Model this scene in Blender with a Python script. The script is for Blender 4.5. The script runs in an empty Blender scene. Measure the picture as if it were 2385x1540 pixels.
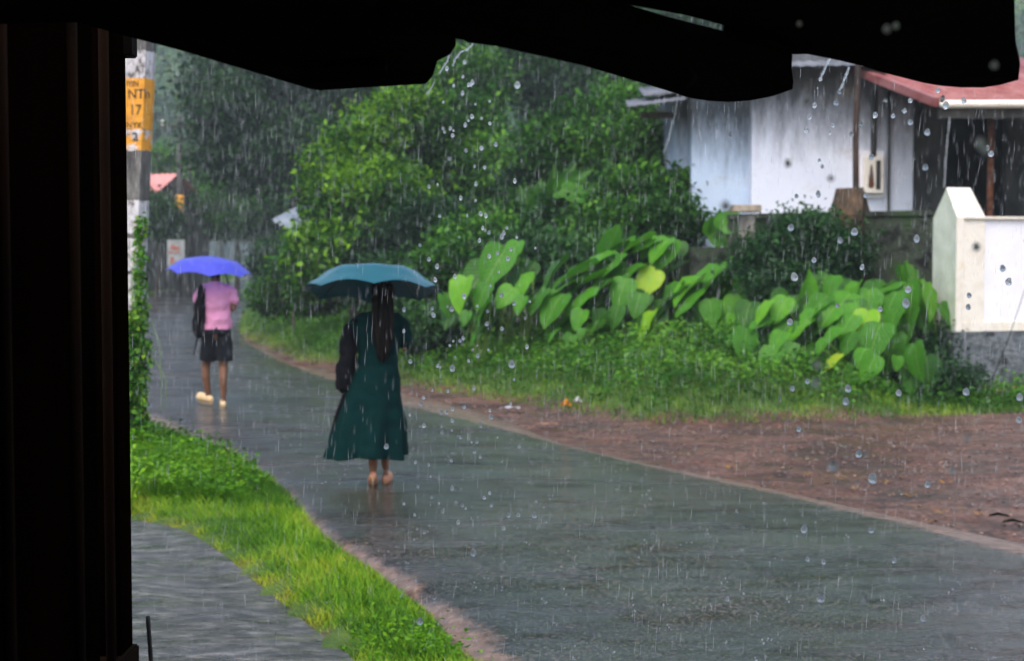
import bpy, bmesh, math, random
import numpy as np
from mathutils import Vector, Matrix, noise
R = math.radians
random.seed(7); rng = np.random.default_rng(11)
sc = bpy.context.scene
COL = sc.collection

# ------------------------------------------------------------------ camera, light
F = 3312.0; CAMZ = 1.74; PITCH = math.atan(153 / F)
cam = bpy.data.cameras.new('camera'); camo = bpy.data.objects.new('camera', cam); COL.objects.link(camo)
cam.sensor_width = 36; cam.lens = 36 * F / 2385; cam.clip_start = .05; cam.clip_end = 2000
camo.location = (0, 0, CAMZ); camo.rotation_euler = (math.pi / 2 - PITCH, 0, 0)
cam.dof.use_dof = True; cam.dof.focus_distance = 3.4; cam.dof.aperture_fstop = 5.6
sc.camera = camo

ELEV, ROT = R(58), R(200)
w = bpy.data.worlds.new('World'); sc.world = w; w.use_nodes = True
wn = w.node_tree.nodes; wl = w.node_tree.links
sky = wn.new('ShaderNodeTexSky'); sky.sky_type = 'NISHITA'; sky.sun_disc = False
sky.sun_elevation = ELEV; sky.sun_rotation = ROT; sky.air_density = 1.0; sky.dust_density = 3.5; sky.ozone_density = 1.0
bg = wn['Background']; bg.inputs[1].default_value = 0.15
hs = wn.new('ShaderNodeHueSaturation'); hs.inputs['Saturation'].default_value = .85    # overcast grey
wl.new(sky.outputs[0], hs.inputs['Color']); wl.new(hs.outputs[0], bg.inputs[0])
sun = bpy.data.lights.new('sun', 'SUN'); sun.energy = .5; sun.angle = R(40); sun.color = (1, .97, .93)
suno = bpy.data.objects.new('sun', sun); COL.objects.link(suno)
sd = Vector((math.sin(ROT) * math.cos(ELEV), math.cos(ROT) * math.cos(ELEV), math.sin(ELEV)))
suno.rotation_euler = sd.to_track_quat('Z', 'Y').to_euler(); suno.location = (0, -5, 40)
sc.view_settings.view_transform = 'Standard'; sc.view_settings.look = 'None'
sc.view_settings.exposure = 1.18; sc.view_settings.gamma = 1
cy = sc.cycles
cy.use_denoising = True; cy.max_bounces = 6; cy.diffuse_bounces = 3; cy.glossy_bounces = 3
cy.transmission_bounces = 5; cy.transparent_max_bounces = 12; cy.volume_bounces = 1
cy.use_adaptive_sampling = True; cy.adaptive_threshold = 0.02; cy.caustics_reflective = False; cy.caustics_refractive = True
cy.sample_clamp_indirect = 4

# ------------------------------------------------------------------ picture -> world
cp, sp = math.cos(PITCH), math.sin(PITCH)
def ray(u, v):
    dx = (u - 1192.5) / F; dz = -(v - 770) / F
    return Vector((dx, cp + dz * sp, -sp + dz * cp))
def at(u, v, Y):
    d = ray(u, v); t = Y / d.y
    return Vector((d.x * t, Y, CAMZ + d.z * t))
def sm(a, b, x):
    t = np.clip((np.asarray(x, float) - a) / (b - a), 0, 1); return t * t * (3 - 2 * t)
def gbase(y):
    y = np.asarray(y, float)
    return 0.027 * np.clip(y - 35, 0, 65) + 50 * sm(95, 260, y)
def march(u, v, fn):
    d = ray(u, v); Y = 2.0
    while Y < 400:
        t = Y / d.y
        if CAMZ + d.z * t <= fn(d.x * t, Y): break
        Y *= 1.004
    lo, hi = Y / 1.004, Y
    for _ in range(18):
        m = (lo + hi) / 2; t = m / d.y
        if CAMZ + d.z * t <= fn(d.x * t, m): hi = m
        else: lo = m
    t = hi / d.y
    return (d.x * t, hi)
fl = lambda u, v: march(u, v, lambda x, y: float(gbase(y)))
EG = [(2385,958),(2000,974),(1500,985),(1250,948),(1050,915),(943,900),(780,850),(700,842),(600,800),(556,780),(548,765),(556,735),(575,698),(592,665),(604,640)]
EGW = [(60, 17.2), (12, 17.2)] + [fl(*p) for p in EG] + [(-13.5, 100), (-13, 130)]
def pip(px, py, poly):
    px = np.asarray(px, float); py = np.asarray(py, float)
    ins = np.zeros(np.broadcast(px, py).shape, bool); n = len(poly)
    for i in range(n):
        x1, y1 = poly[i]; x2, y2 = poly[(i + 1) % n]
        if y1 == y2: continue
        c = ((y1 > py) != (y2 > py)) & (px < (x2 - x1) * (py - y1) / (y2 - y1) + x1)
        ins ^= c
    return ins
def pdist(px, py, line):
    px = np.asarray(px, float); py = np.asarray(py, float); best = np.full(np.broadcast(px, py).shape, 1e9)
    for (x1, y1), (x2, y2) in zip(line[:-1], line[1:]):
        L = (x2 - x1) ** 2 + (y2 - y1) ** 2
        t = np.clip(((px - x1) * (x2 - x1) + (py - y1) * (y2 - y1)) / L, 0, 1)
        best = np.minimum(best, np.hypot(px - x1 - t * (x2 - x1), py - y1 - t * (y2 - y1)))
    return best
BANKPOLY = EGW + [(-13, 300), (300, 300), (300, 17.2)]
def g(x, y):
    x = np.asarray(x, float); y = np.asarray(y, float)
    ins = pip(x, y, BANKPOLY); d = pdist(x, y, EGW) * ins
    h = 0.42 * (1 - np.exp(-d / 1.3)) + 0.12 * np.clip(d - .3, 0, 4) + .22 * np.clip(d - 4.3, 0, 6)
    Fx = 1 - sm(3.6, 5.2, x) * (1 - sm(19.2, 21.5, y)) * .93
    return gbase(y) + h * Fx
def gnd(u, v):
    x, y = march(u, v, lambda a, b: float(g(a, b)))
    return Vector((x, y, float(g(x, y))))

# ------------------------------------------------------------------ materials
def N(nt, t, **kw):
    n = nt.nodes.new('ShaderNode' + t)
    for k, v in kw.items(): setattr(n, k, v)
    return n
def ramp(nt, src, stops):
    r = N(nt, 'ValToRGB'); nt.links.new(src, r.inputs[0])
    e = r.color_ramp.elements
    while len(e) < len(stops): e.new(.5)
    for el, (p, c) in zip(e, stops):
        el.position = p; el.color = (*c, 1) if len(c) == 3 else c
    return r.outputs[0]
def coords(nt, stretch=(1, 1, 1), kind='Object'):
    tc = N(nt, 'TexCoord'); mp = N(nt, 'Mapping'); mp.inputs[3].default_value = stretch
    nt.links.new(tc.outputs[kind], mp.inputs[0]); return mp.outputs[0]
def noi(nt, vec, scale, detail=5, rough=.6, dist=0):
    n = N(nt, 'TexNoise'); n.inputs['Scale'].default_value = scale; n.inputs['Detail'].default_value = detail
    n.inputs['Roughness'].default_value = rough; n.inputs['Distortion'].default_value = dist
    nt.links.new(vec, n.inputs['Vector']); return n.outputs[0]
def math_(nt, op, a, b=None, clamp=False):
    m = N(nt, 'Math', operation=op); m.use_clamp = clamp
    for i, s in enumerate((a, b)):
        if s is None: continue
        if isinstance(s, (int, float)): m.inputs[i].default_value = s
        else: nt.links.new(s, m.inputs[i])
    return m.outputs[0]
def mixc(nt, f, a, b, mode='MIX'):
    m = N(nt, 'Mix', data_type='RGBA', blend_type=mode)
    for i, s in ((0, f), (6, a), (7, b)):
        if isinstance(s, (int, float)): m.inputs[i].default_value = s
        elif isinstance(s, tuple): m.inputs[i].default_value = (*s, 1)
        else: nt.links.new(s, m.inputs[i])
    return m.outputs[2]
def bumpn(nt, h, dist, strength=1.0):
    b = N(nt, 'Bump'); b.inputs['Strength'].default_value = strength; b.inputs['Distance'].default_value = dist
    nt.links.new(h, b.inputs['Height']); return b.outputs[0]
def newmat(name):
    m = bpy.data.materials.new(name); m.use_nodes = True
    return m, m.node_tree, m.node_tree.nodes['Principled BSDF']
def M(name, c1, c2=None, scale=5, rough=.6, bump=0, bscale=None, stretch=(1, 1, 1), spec=.2, c3=None, metal=0, lo=.38, hi=.62, coat=0, rvar=0):
    m, nt, b = newmat(name); vec = coords(nt, stretch)
    if c2 is None: b.inputs['Base Color'].default_value = (*c1, 1)
    else:
        f = noi(nt, vec, scale, 6, .65)
        st = [(lo, c1), (hi, c2)] if c3 is None else [(lo, c1), ((lo + hi) / 2, c2), (hi, c3)]
        nt.links.new(ramp(nt, f, st), b.inputs['Base Color'])
    b.inputs['Roughness'].default_value = rough; b.inputs['Specular IOR Level'].default_value = spec
    b.inputs['Metallic'].default_value = metal; b.inputs['Coat Weight'].default_value = coat; b.inputs['Coat Roughness'].default_value = .15
    if rvar:
        rr = noi(nt, vec, scale * .7, 4); nt.links.new(math_(nt, 'MULTIPLY_ADD', rr, rvar), b.inputs['Roughness'])
    if bump:
        nt.links.new(bumpn(nt, noi(nt, vec, bscale or scale * 4, 5, .6), bump), b.inputs['Normal'])
    return m
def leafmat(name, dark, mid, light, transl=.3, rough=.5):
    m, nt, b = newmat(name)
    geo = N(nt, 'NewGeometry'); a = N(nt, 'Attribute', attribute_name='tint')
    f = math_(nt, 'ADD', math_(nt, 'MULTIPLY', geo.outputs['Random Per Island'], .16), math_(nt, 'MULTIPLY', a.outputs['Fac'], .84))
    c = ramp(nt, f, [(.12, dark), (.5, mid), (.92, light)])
    nt.links.new(c, b.inputs['Base Color']); b.inputs['Roughness'].default_value = rough; b.inputs['Specular IOR Level'].default_value = .22
    tr = N(nt, 'BsdfTranslucent'); nt.links.new(c, tr.inputs[0])
    mx = N(nt, 'MixShader'); mx.inputs[0].default_value = transl
    nt.links.new(b.outputs[0], mx.inputs[1]); nt.links.new(tr.outputs[0], mx.inputs[2])
    nt.links.new(mx.outputs[0], nt.nodes['Material Output'].inputs[0]); return m

ML = {
 'deep': leafmat('deep_leaf', (.010,.032,.016), (.022,.075,.022), (.06,.16,.03)),
 'fresh': leafmat('fresh_leaf', (.007,.036,.006), (.033,.14,.009), (.20,.42,.014), .38),
 'mid': leafmat('mid_leaf', (.009,.04,.007), (.036,.145,.014), (.14,.35,.025), .33),
 'dull': leafmat('shrub_leaf', (.009,.032,.012), (.025,.09,.022), (.08,.21,.04), .3),
 'grass': leafmat('grass_blade', (.04,.13,.005), (.16,.37,.008), (.46,.46,.04), .4, .5),
 'weed': leafmat('weed_leaf', (.025,.09,.006), (.085,.26,.008), (.27,.50,.02), .38),
 'verge': leafmat('verge_blade', (.025,.08,.008), (.075,.20,.010), (.24,.34,.03), .35, .5),
 'vine': leafmat('vine_leaf', (.02,.08,.010), (.07,.24,.015), (.28,.46,.03), .35),
}
M_bark = M('bark', (.05,.04,.032), (.12,.10,.08), 9, .85, .01, 20, (1,1,.3))
M_stem = M('petiole', (.12,.22,.04), (.2,.32,.06), 6, .5)
M_dark = M('near_black_sheet', (.004,.0038,.003), (.007,.006,.004), 6, .95, .004, 30, spec=.05)  # near-black base holds the deep shade under the shelter roof
M_dwood = M('near_black_timber', (.004,.003,.002), (.008,.005,.003), 3, .9, .003, 20, (1,1,.2), spec=.08)  # near black as well, carries the unlit shelter interior in its colour
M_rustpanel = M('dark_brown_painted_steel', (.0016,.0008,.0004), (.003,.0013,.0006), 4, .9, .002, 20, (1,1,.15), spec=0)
M_ribs = M('worn_brown_edge', (.006,.003,.0015), (.012,.005,.002), 9, .9, .002, 30, (1,1,.3), spec=.05)
M_rust = M('rusty_steel', (.05,.018,.009), (.13,.045,.018), 14, .7, .003, 40)

# ------------------------------------------------------------------ mesh helpers
def link(name, me, mat, parent=None):
    o = bpy.data.objects.new(name, me); COL.objects.link(o)
    if mat is not None and len(me.materials) == 0: me.materials.append(mat)
    if parent is not None: o.parent = parent
    return o
def obj(name, bm, mat, parent=None, smooth=False, org=None):
    me = bpy.data.meshes.new(name)
    if org is not None: bmesh.ops.translate(bm, verts=bm.verts, vec=-Vector(org))
    bmesh.ops.recalc_face_normals(bm, faces=bm.faces)
    bm.to_mesh(me); bm.free()
    if smooth: me.polygons.foreach_set('use_smooth', [True] * len(me.polygons))
    o = link(name, me, mat, parent)
    if org is not None and parent is None: o.location = org
    return o
def tag(o, label=None, cat=None, group=None, kind=None):
    for k, v in (('label', label), ('category', cat), ('group', group), ('kind', kind)):
        if v: o[k] = v
    return o
def thing(name, loc, label, cat, group=None, rz=0):
    o = bpy.data.objects.new(name, None); COL.objects.link(o); o.location = loc; o.rotation_euler = (0, 0, rz)
    o.empty_display_size = .2
    return tag(o, label, cat, group)
def struct(name, bm, mat, smooth=False): return tag(obj(name, bm, mat, smooth=smooth), kind='structure')
def box(bm, c, s, rz=0, bev=0, M4=None):
    r = bmesh.ops.create_cube(bm, size=1)
    vs = r['verts']
    m = Matrix.Translation(Vector(c)) @ Matrix.Rotation(rz, 4, 'Z') @ Matrix.Diagonal((*s, 1))
    if M4 is not None: m = M4 @ m
    bmesh.ops.transform(bm, matrix=m, verts=vs)
    if bev:
        es = {e for v in vs for e in v.link_edges}
        bmesh.ops.bevel(bm, geom=list(es), offset=bev, segments=2, affect='EDGES')
def tube(bm, pts, rads, n=10, flat=1.0, round_ends=True, fold=None):
    pts = [Vector(p) for p in pts]
    if not hasattr(rads, '__len__'): rads = [rads] * len(pts)
    P, Q = list(pts), list(rads)
    if round_ends:
        d0 = (pts[0] - pts[1]).normalized(); d1 = (pts[-1] - pts[-2]).normalized()
        P = [pts[0] + d0 * rads[0] * .75] + P + [pts[-1] + d1 * rads[-1] * .75]; Q = [rads[0] * .55] + Q + [rads[-1] * .55]
    rings = []; up = None
    for i, p in enumerate(P):
        d = (P[min(i + 1, len(P) - 1)] - P[max(i - 1, 0)]).normalized()
        if up is None:
            up = Vector((0, 1, 0)) if abs(d.y) < .9 else Vector((1, 0, 0))
        s = d.cross(up)
        if s.length < 1e-4: s = d.cross(Vector((1, .3, 0)))
        s.normalize(); up = s.cross(d).normalized()
        ring = []
        for k in range(n):
            a = 2 * math.pi * k / n; f = 1 if fold is None else fold(i, a)
            ring.append(bm.verts.new(p + s * (math.cos(a) * Q[i] * f) + up * (math.sin(a) * Q[i] * flat * f)))
        rings.append(ring)
    for a, b in zip(rings[:-1], rings[1:]):
        for k in range(n): bm.faces.new((a[k], a[(k + 1) % n], b[(k + 1) % n], b[k]))
    bm.faces.new(rings[0][::-1]); bm.faces.new(rings[-1])
def loft(bm, rings, n=28, caps=True):
    """rings: (cx,cy,z,rx,ry,foldamp,foldn)"""
    rr = []
    for (cx, cy_, z, rx, ry, fa, fn) in rings:
        rr.append([bm.verts.new((cx + math.cos(2*math.pi*k/n) * rx * (1 + fa * math.sin(fn * 2*math.pi*k/n + .8 * math.sin(4*math.pi*k/n))),
                                 cy_ + math.sin(2*math.pi*k/n) * ry * (1 + fa * math.sin(fn * 2*math.pi*k/n + .8 * math.sin(4*math.pi*k/n))),
                                 z + (fa * .12 * math.sin(3 * 2*math.pi*k/n) if fa else 0))) for k in range(n)])
    for a, b in zip(rr[:-1], rr[1:]):
        for k in range(n): bm.faces.new((a[k], a[(k + 1) % n], b[(k + 1) % n], b[k]))
    if caps: bm.faces.new(rr[0][::-1]); bm.faces.new(rr[-1])
def ell(bm, c, r, seg=16, rot=None):
    m = Matrix.Translation(Vector(c)) @ (rot or Matrix.Identity(4)) @ Matrix.Diagonal((*r, 1))
    bmesh.ops.create_uvsphere(bm, u_segments=seg, v_segments=max(8, seg * 2 // 3), radius=1, matrix=m)
TMP = bpy.data.scenes.new('tmp')      # workbench for evaluating modifiers, removed at the end
def remesh(name, bm, mat, parent, voxel=.008, sm_it=4, disp=None):
    """merge overlapping closed shapes into one continuous skin"""
    me = bpy.data.meshes.new(name); bmesh.ops.recalc_face_normals(bm, faces=bm.faces); bm.to_mesh(me); bm.free()
    o = bpy.data.objects.new(name, me); TMP.collection.objects.link(o)
    r = o.modifiers.new('r', 'REMESH'); r.mode = 'VOXEL'; r.voxel_size = voxel; r.adaptivity = 0
    s = o.modifiers.new('s', 'SMOOTH'); s.iterations = sm_it; s.factor = .5
    TMP.view_layers[0].update(); dg = TMP.view_layers[0].depsgraph
    m2 = bpy.data.meshes.new_from_object(o.evaluated_get(dg)); m2.name = name
    bpy.data.objects.remove(o); bpy.data.meshes.remove(me)
    if disp:
        n_ = len(m2.vertices); co_ = np.empty(n_ * 3); no_ = np.empty(n_ * 3)
        m2.vertices.foreach_get('co', co_); m2.vertex_normals.foreach_get('vector', no_); co_ = co_.reshape(-1, 3); no_ = no_.reshape(-1, 3)
        co_ += no_ * np.array([disp(Vector(c)) for c in co_])[:, None]; m2.vertices.foreach_set('co', co_.ravel()); m2.update()
    m2.polygons.foreach_set('use_smooth', [True] * len(m2.polygons))
    return link(name, m2, mat, parent)
def npmesh(name, V, Fc, mat, parent=None, tint=None, nper=3, smooth=False):
    me = bpy.data.meshes.new(name); nf = len(Fc)
    me.vertices.add(len(V)); me.vertices.foreach_set('co', np.asarray(V, np.float32).ravel())
    me.loops.add(nf * nper); me.loops.foreach_set('vertex_index', np.asarray(Fc, np.int32).ravel())
    me.polygons.add(nf); me.polygons.foreach_set('loop_start', np.arange(nf, dtype=np.int32) * nper)
    me.polygons.foreach_set('loop_total', np.full(nf, nper, np.int32))
    me.update(calc_edges=True); me.validate()
    if tint is not None:
        at_ = me.attributes.new('tint', 'FLOAT', 'POINT'); at_.data.foreach_set('value', np.asarray(tint, np.float32))
    if smooth: me.polygons.foreach_set('use_smooth', [True] * nf)
    return link(name, me, mat, parent)
def unit(a): return a / np.maximum(np.linalg.norm(a, axis=-1, keepdims=True), 1e-9)
def leaves(C, D, L, W, tint, fold=.25):
    """C base points, D directions, L lengths, W widths -> verts, tris, tint"""
    n = len(C); rnd = unit(rng.normal(size=(n, 3)) + np.array([0, 0, 1.4]))
    S = unit(np.cross(D, rnd)); U = unit(np.cross(S, D))
    L = L[:, None]; W = W[:, None]
    m = C + D * L * .45
    V = np.stack([C, m + S * W * .5 + U * W * fold, C + D * L - U * L * .12, m - S * W * .5 + U * W * fold], 1).reshape(-1, 3)
    b = np.arange(n)[:, None] * 4
    Fc = np.concatenate([b + np.array([[0, 1, 2]]), b + np.array([[0, 2, 3]])], 1).reshape(-1, 3)
    return V, Fc, np.repeat(tint, 4)
def crown(lobes, tips, per, lsize, spread=.28, shell=.55, bright=.5, topbias=.6):
    """clusters of leaves on twig tips through the lobes; returns leaf arrays"""
    vol = np.array([l[3] * l[4] * l[5] for l in lobes]) ** .67; vol /= vol.sum()
    idx = rng.choice(len(lobes), tips, p=vol); Lb = np.array(lobes)[idx]
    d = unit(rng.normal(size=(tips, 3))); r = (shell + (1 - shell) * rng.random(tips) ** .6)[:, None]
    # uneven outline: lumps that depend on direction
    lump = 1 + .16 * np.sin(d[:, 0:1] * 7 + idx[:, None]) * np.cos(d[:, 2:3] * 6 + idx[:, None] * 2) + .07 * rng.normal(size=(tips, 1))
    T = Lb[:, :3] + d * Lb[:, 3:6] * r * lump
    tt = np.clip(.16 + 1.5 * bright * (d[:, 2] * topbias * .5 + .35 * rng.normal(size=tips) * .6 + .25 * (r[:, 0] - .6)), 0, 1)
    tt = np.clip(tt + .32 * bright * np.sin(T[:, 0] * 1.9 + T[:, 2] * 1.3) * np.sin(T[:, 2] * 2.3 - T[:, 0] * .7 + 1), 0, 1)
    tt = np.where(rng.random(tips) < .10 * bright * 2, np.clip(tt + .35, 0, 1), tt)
    C = np.repeat(T, per, 0); dd = np.repeat(d, per, 0)
    D = unit(dd * .5 + rng.normal(size=C.shape) * .8 + np.array([0, 0, -.15]))
    C = C + rng.normal(size=C.shape) * spread * np.array([1, 1, .6])
    L = lsize * (.6 + .8 * rng.random(len(C))); W = L * (.42 + .2 * rng.random(len(C)))
    return leaves(C, D, L, W, np.clip(np.repeat(tt, per) + .06 * rng.normal(size=len(C)), 0, 1)), T
def lobe(u, v, ru, rv, Y, dy=None):
    p = at(u, v, Y); k = Y / F
    return (p.x, p.y, p.z, ru * k, (dy if dy else (ru + rv) / 2 * k * .9), rv * k)
def plant(name, base, lobes, tips, per, ls, mat, label, cat, group=None, spread=.25, shell=.5, bright=.5, trunk=None, fname='crown', limbs=True, sname='trunk'):
    base = Vector(base); t = thing(name, base, label, cat, group)
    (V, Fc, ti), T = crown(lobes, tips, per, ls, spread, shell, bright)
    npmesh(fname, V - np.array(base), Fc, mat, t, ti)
    bm = bmesh.new(); tr = trunk or .06
    top = Vector(np.mean(np.array(lobes)[:, :3], 0)); top.z = min(l[2] - l[5] * .3 for l in lobes); top.z = max(top.z, base.z + .25)
    mid = (base + top) / 2 + Vector((random.uniform(-.1, .1), 0, 0)) * (top - base).length
    tube(bm, [base - Vector((0, 0, .15)), mid, top], [tr * 1.3, tr, tr * .8], 9)
    if limbs:
        for l in lobes:
            c = Vector(l[:3]); m2 = (top + c) / 2 + Vector((random.uniform(-.2, .2), random.uniform(-.2, .2), -.1)) * l[3] * .4
            tube(bm, [top - Vector((0, 0, .1)), m2, c], [tr * .7, tr * .45, tr * .22], 7)
            for _ in range(5):
                q = T[rng.integers(len(T))]; q = Vector(q)
                if (q - c).length < max(l[3:6]) * 1.3:
                    tube(bm, [c, (c + q) / 2 + Vector((0, 0, .1)), q], [tr * .22, tr * .14, tr * .06], 5)
    obj(sname, bm, M_bark, t, smooth=True, org=base)
    return t

# ------------------------------------------------------------------ ground
def axis(parts):
    out = []
    for a, b, s in parts: out += list(np.arange(a, b, s))
    return np.array(out + [parts[-1][1]])
GRASS_L = [fl(*p) for p in [(1117,1540),(1054,1493),(1007,1425),(912,1354),(829,1290),(760,1240),(717,1185),(677,1145),(630,1110),(551,1062),(452,1023),(397,1007),(340,985),(200,930),(0,860),(-400,800)]]
DRIVE_E = [fl(*p) for p in [(830,1545),(760,1490),(650,1400),(520,1300),(430,1240),(310,1212),(150,1195),(-100,1150),(-500,1080)]]
GRASSPOLY_L = GRASS_L + DRIVE_E[::-1] + [fl(900, 1640), fl(1250, 1700)]
XA = axis([(-240,-40,10),(-40,-14,1.5),(-14,13,.22),(13,40,1.5),(40,240,10)])
YA = axis([(-22,2,1.5),(2,34,.22),(34,60,.6),(60,130,3),(130,290,8)])
GX, GY = np.meshgrid(XA, YA); GZ = g(GX, GY)
grs = np.clip(pip(GX, GY, BANKPOLY) * (pdist(GX, GY, EGW) / .7 + .1), 0, 1)
grs = np.maximum(grs, pip(GX, GY, GRASSPOLY_L) * 1.0)
grs = np.maximum(grs, (GY > 36) * 1.0)
# low uneven mound of the left verge, shallow ruts in the yard
lv = pip(GX, GY, GRASSPOLY_L); GZ = GZ + lv * np.clip(pdist(GX, GY, GRASS_L) * .12, 0, .06)
GZ = GZ - .03
nx, ny = len(XA), len(YA)
V = np.stack([GX, GY, GZ], -1).reshape(-1, 3)
i0 = (np.arange(ny - 1)[:, None] * nx + np.arange(nx - 1)[None]).reshape(-1)
Fq = np.stack([i0, i0 + 1, i0 + nx + 1, i0 + nx], 1)
def soilcol(nt, v):
    soil = ramp(nt, noi(nt, v, 1.1, 6, .7, .6), [(.32, (.035,.018,.013)), (.45, (.095,.042,.027)), (.56, (.17,.080,.052)), (.7, (.085,.055,.043))])
    tr_ = noi(nt, coords(nt, (.4, 1.0, 1)), 1.1, 6, .75, .3)
    soil = mixc(nt, ramp(nt, tr_, [(.46, (0,0,0)), (.53, (.5,)*3), (.60, (0,0,0))]), soil, (.30,.17,.13))
    soil = mixc(nt, ramp(nt, noi(nt, coords(nt, (.6, 1, 1)), 1.3, 8, .85), [(.48, (0,0,0)), (.60, (.8,)*3)]), soil, (.06,.045,.04))
    speck = ramp(nt, noi(nt, v, 26, 3, .8), [(.40, (.25,.22,.2)), (.52, (.8,.8,.8)), (.66, (1.6,1.45,1.35))])
    return mixc(nt, 1.0, soil, speck, 'MULTIPLY')
def soil_material():
    m, nt, b = newmat('wet_laterite_ground'); v = coords(nt); soil = soilcol(nt, v)
    gr = ramp(nt, noi(nt, v, 3, 5), [(.35, (.03,.07,.012)), (.65, (.09,.15,.02))])
    a = N(nt, 'Attribute', attribute_name='tint')
    f = math_(nt, 'ADD', a.outputs['Fac'], math_(nt, 'MULTIPLY', math_(nt, 'SUBTRACT', noi(nt, v, 2.2, 4), .5), 1.2))
    f = ramp(nt, f, [(.35, (0,0,0)), (.7, (1,1,1))])
    nt.links.new(mixc(nt, f, soil, gr), b.inputs['Base Color'])
    rr = ramp(nt, noi(nt, v, 1.6, 4), [(.4, (.28,)*3), (.62, (.7,)*3)]); b.inputs['Specular IOR Level'].default_value = .35
    nt.links.new(mixc(nt, f, rr, (.9,.9,.9)), b.inputs['Roughness'])
    h = math_(nt, 'ADD', math_(nt, 'MULTIPLY', noi(nt, v, 34, 4, .7), .5), math_(nt, 'MULTIPLY', noi(nt, v, 7, 3), .8))
    nt.links.new(bumpn(nt, h, .05), b.inputs['Normal']); return m
ground = npmesh('ground', V, Fq, soil_material(), None, grs.reshape(-1), 4, True); tag(ground, kind='structure')

# road sheet: asphalt with muddy margins
XR = [(2600,1372),(2385,1311),(2077,1228),(1756,1146),(1514,1092),(1327,1046),(1054,979),(944,952),(780,893),(700,868),(600,820),(562,795),(555,768),(562,740),(580,700),(596,668),(606,642)]
MR = [(2600,1300),(2385,1254),(2033,1180),(1756,1116),(1514,1070),(1323,1030),(1252,1002),(1094,940),(943,908),(780,862),(700,848),(600,800),(558,783),(550,765),(557,737),(576,699),(593,666),(604,641)]
XL = [(1290,1650),(1212,1540),(1165,1477),(1035,1398),(951,1338),(857,1295),(798,1256),(736,1195),(649,1114),(560,1050),(460,1010),(400,985),(320,950),(150,890),(0,840),(-150,790),(-40,740),(200,705),(350,685),(480,668),(560,652)]
ML_ = [(1190,1640),(1105,1540),(1044,1493),(997,1425),(902,1354),(819,1295),(750,1248),(707,1188),(667,1148),(620,1112),(541,1066),(445,1028),(387,1012),(330,990),(150,925),(0,870),(-200,790),(-60,735),(200,700),(345,682),(480,665),(560,650)]
def edge(pts, Ys):
    P = [fl(*p) for p in pts]; P.sort(key=lambda p: p[1])
    ys = [p[1] for p in P]; xs = [p[0] for p in P]
    s0 = (xs[1] - xs[0]) / (ys[1] - ys[0])
    out = np.interp(Ys, ys, xs); lo = Ys < ys[0]; out[lo] = xs[0] + (Ys[lo] - ys[0]) * s0
    return out
RY = np.concatenate([np.arange(-6, 30, .25), np.arange(30, 120, 1.0)])
def nearfix(pts, arr):   # keep the lane straight where it runs out of the picture
    return arr
eXR, eMR, eXL, eML = edge(XR, RY), edge(MR, RY), edge(XL, RY), edge(ML_, RY)
far = RY > 74; 
for A_, off in ((eXR, 0), (eMR, .2)): A_[far] = np.interp(RY[far], [74, 120], [A_[~far][-1], -22 + off])
for A_, off in ((eXL, 0), (eML, -.2)): A_[far] = np.interp(RY[far], [74, 120], [A_[~far][-1], -27 + off])
eMR = np.maximum(eMR, eXR + .12); eML = np.minimum(eML, eXL - .12)
cols, es = [], []
for t in np.linspace(0, 1, 5)[:-1]: cols.append(eML + (eXL - eML) * t); es.append((eXL - eML) * (1 - t))
nin = 14
for t in np.linspace(0, 1, nin): cols.append(eXL + (eXR - eXL) * t); es.append(-np.minimum(t, 1 - t) * (eXR - eXL))
for t in np.linspace(0, 1, 5)[1:]: cols.append(eXR + (eMR - eXR) * t); es.append((eMR - eXR) * t)
CX = np.stack(cols, 1); CE = np.stack(es, 1); CYY = np.repeat(RY[:, None], CX.shape[1], 1)
cross = np.linspace(-1, 1, CX.shape[1])[None]
V = np.stack([CX, CYY, gbase(CYY) - .045 + .07 * (1 - np.abs(cross) ** 5) + .01 * np.sin(CYY * .9)], -1).reshape(-1, 3)
ncol = CX.shape[1]; i0 = (np.arange(len(RY) - 1)[:, None] * ncol + np.arange(ncol - 1)[None]).reshape(-1)
Fq = np.stack([i0, i0 + 1, i0 + ncol + 1, i0 + ncol], 1)
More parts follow.
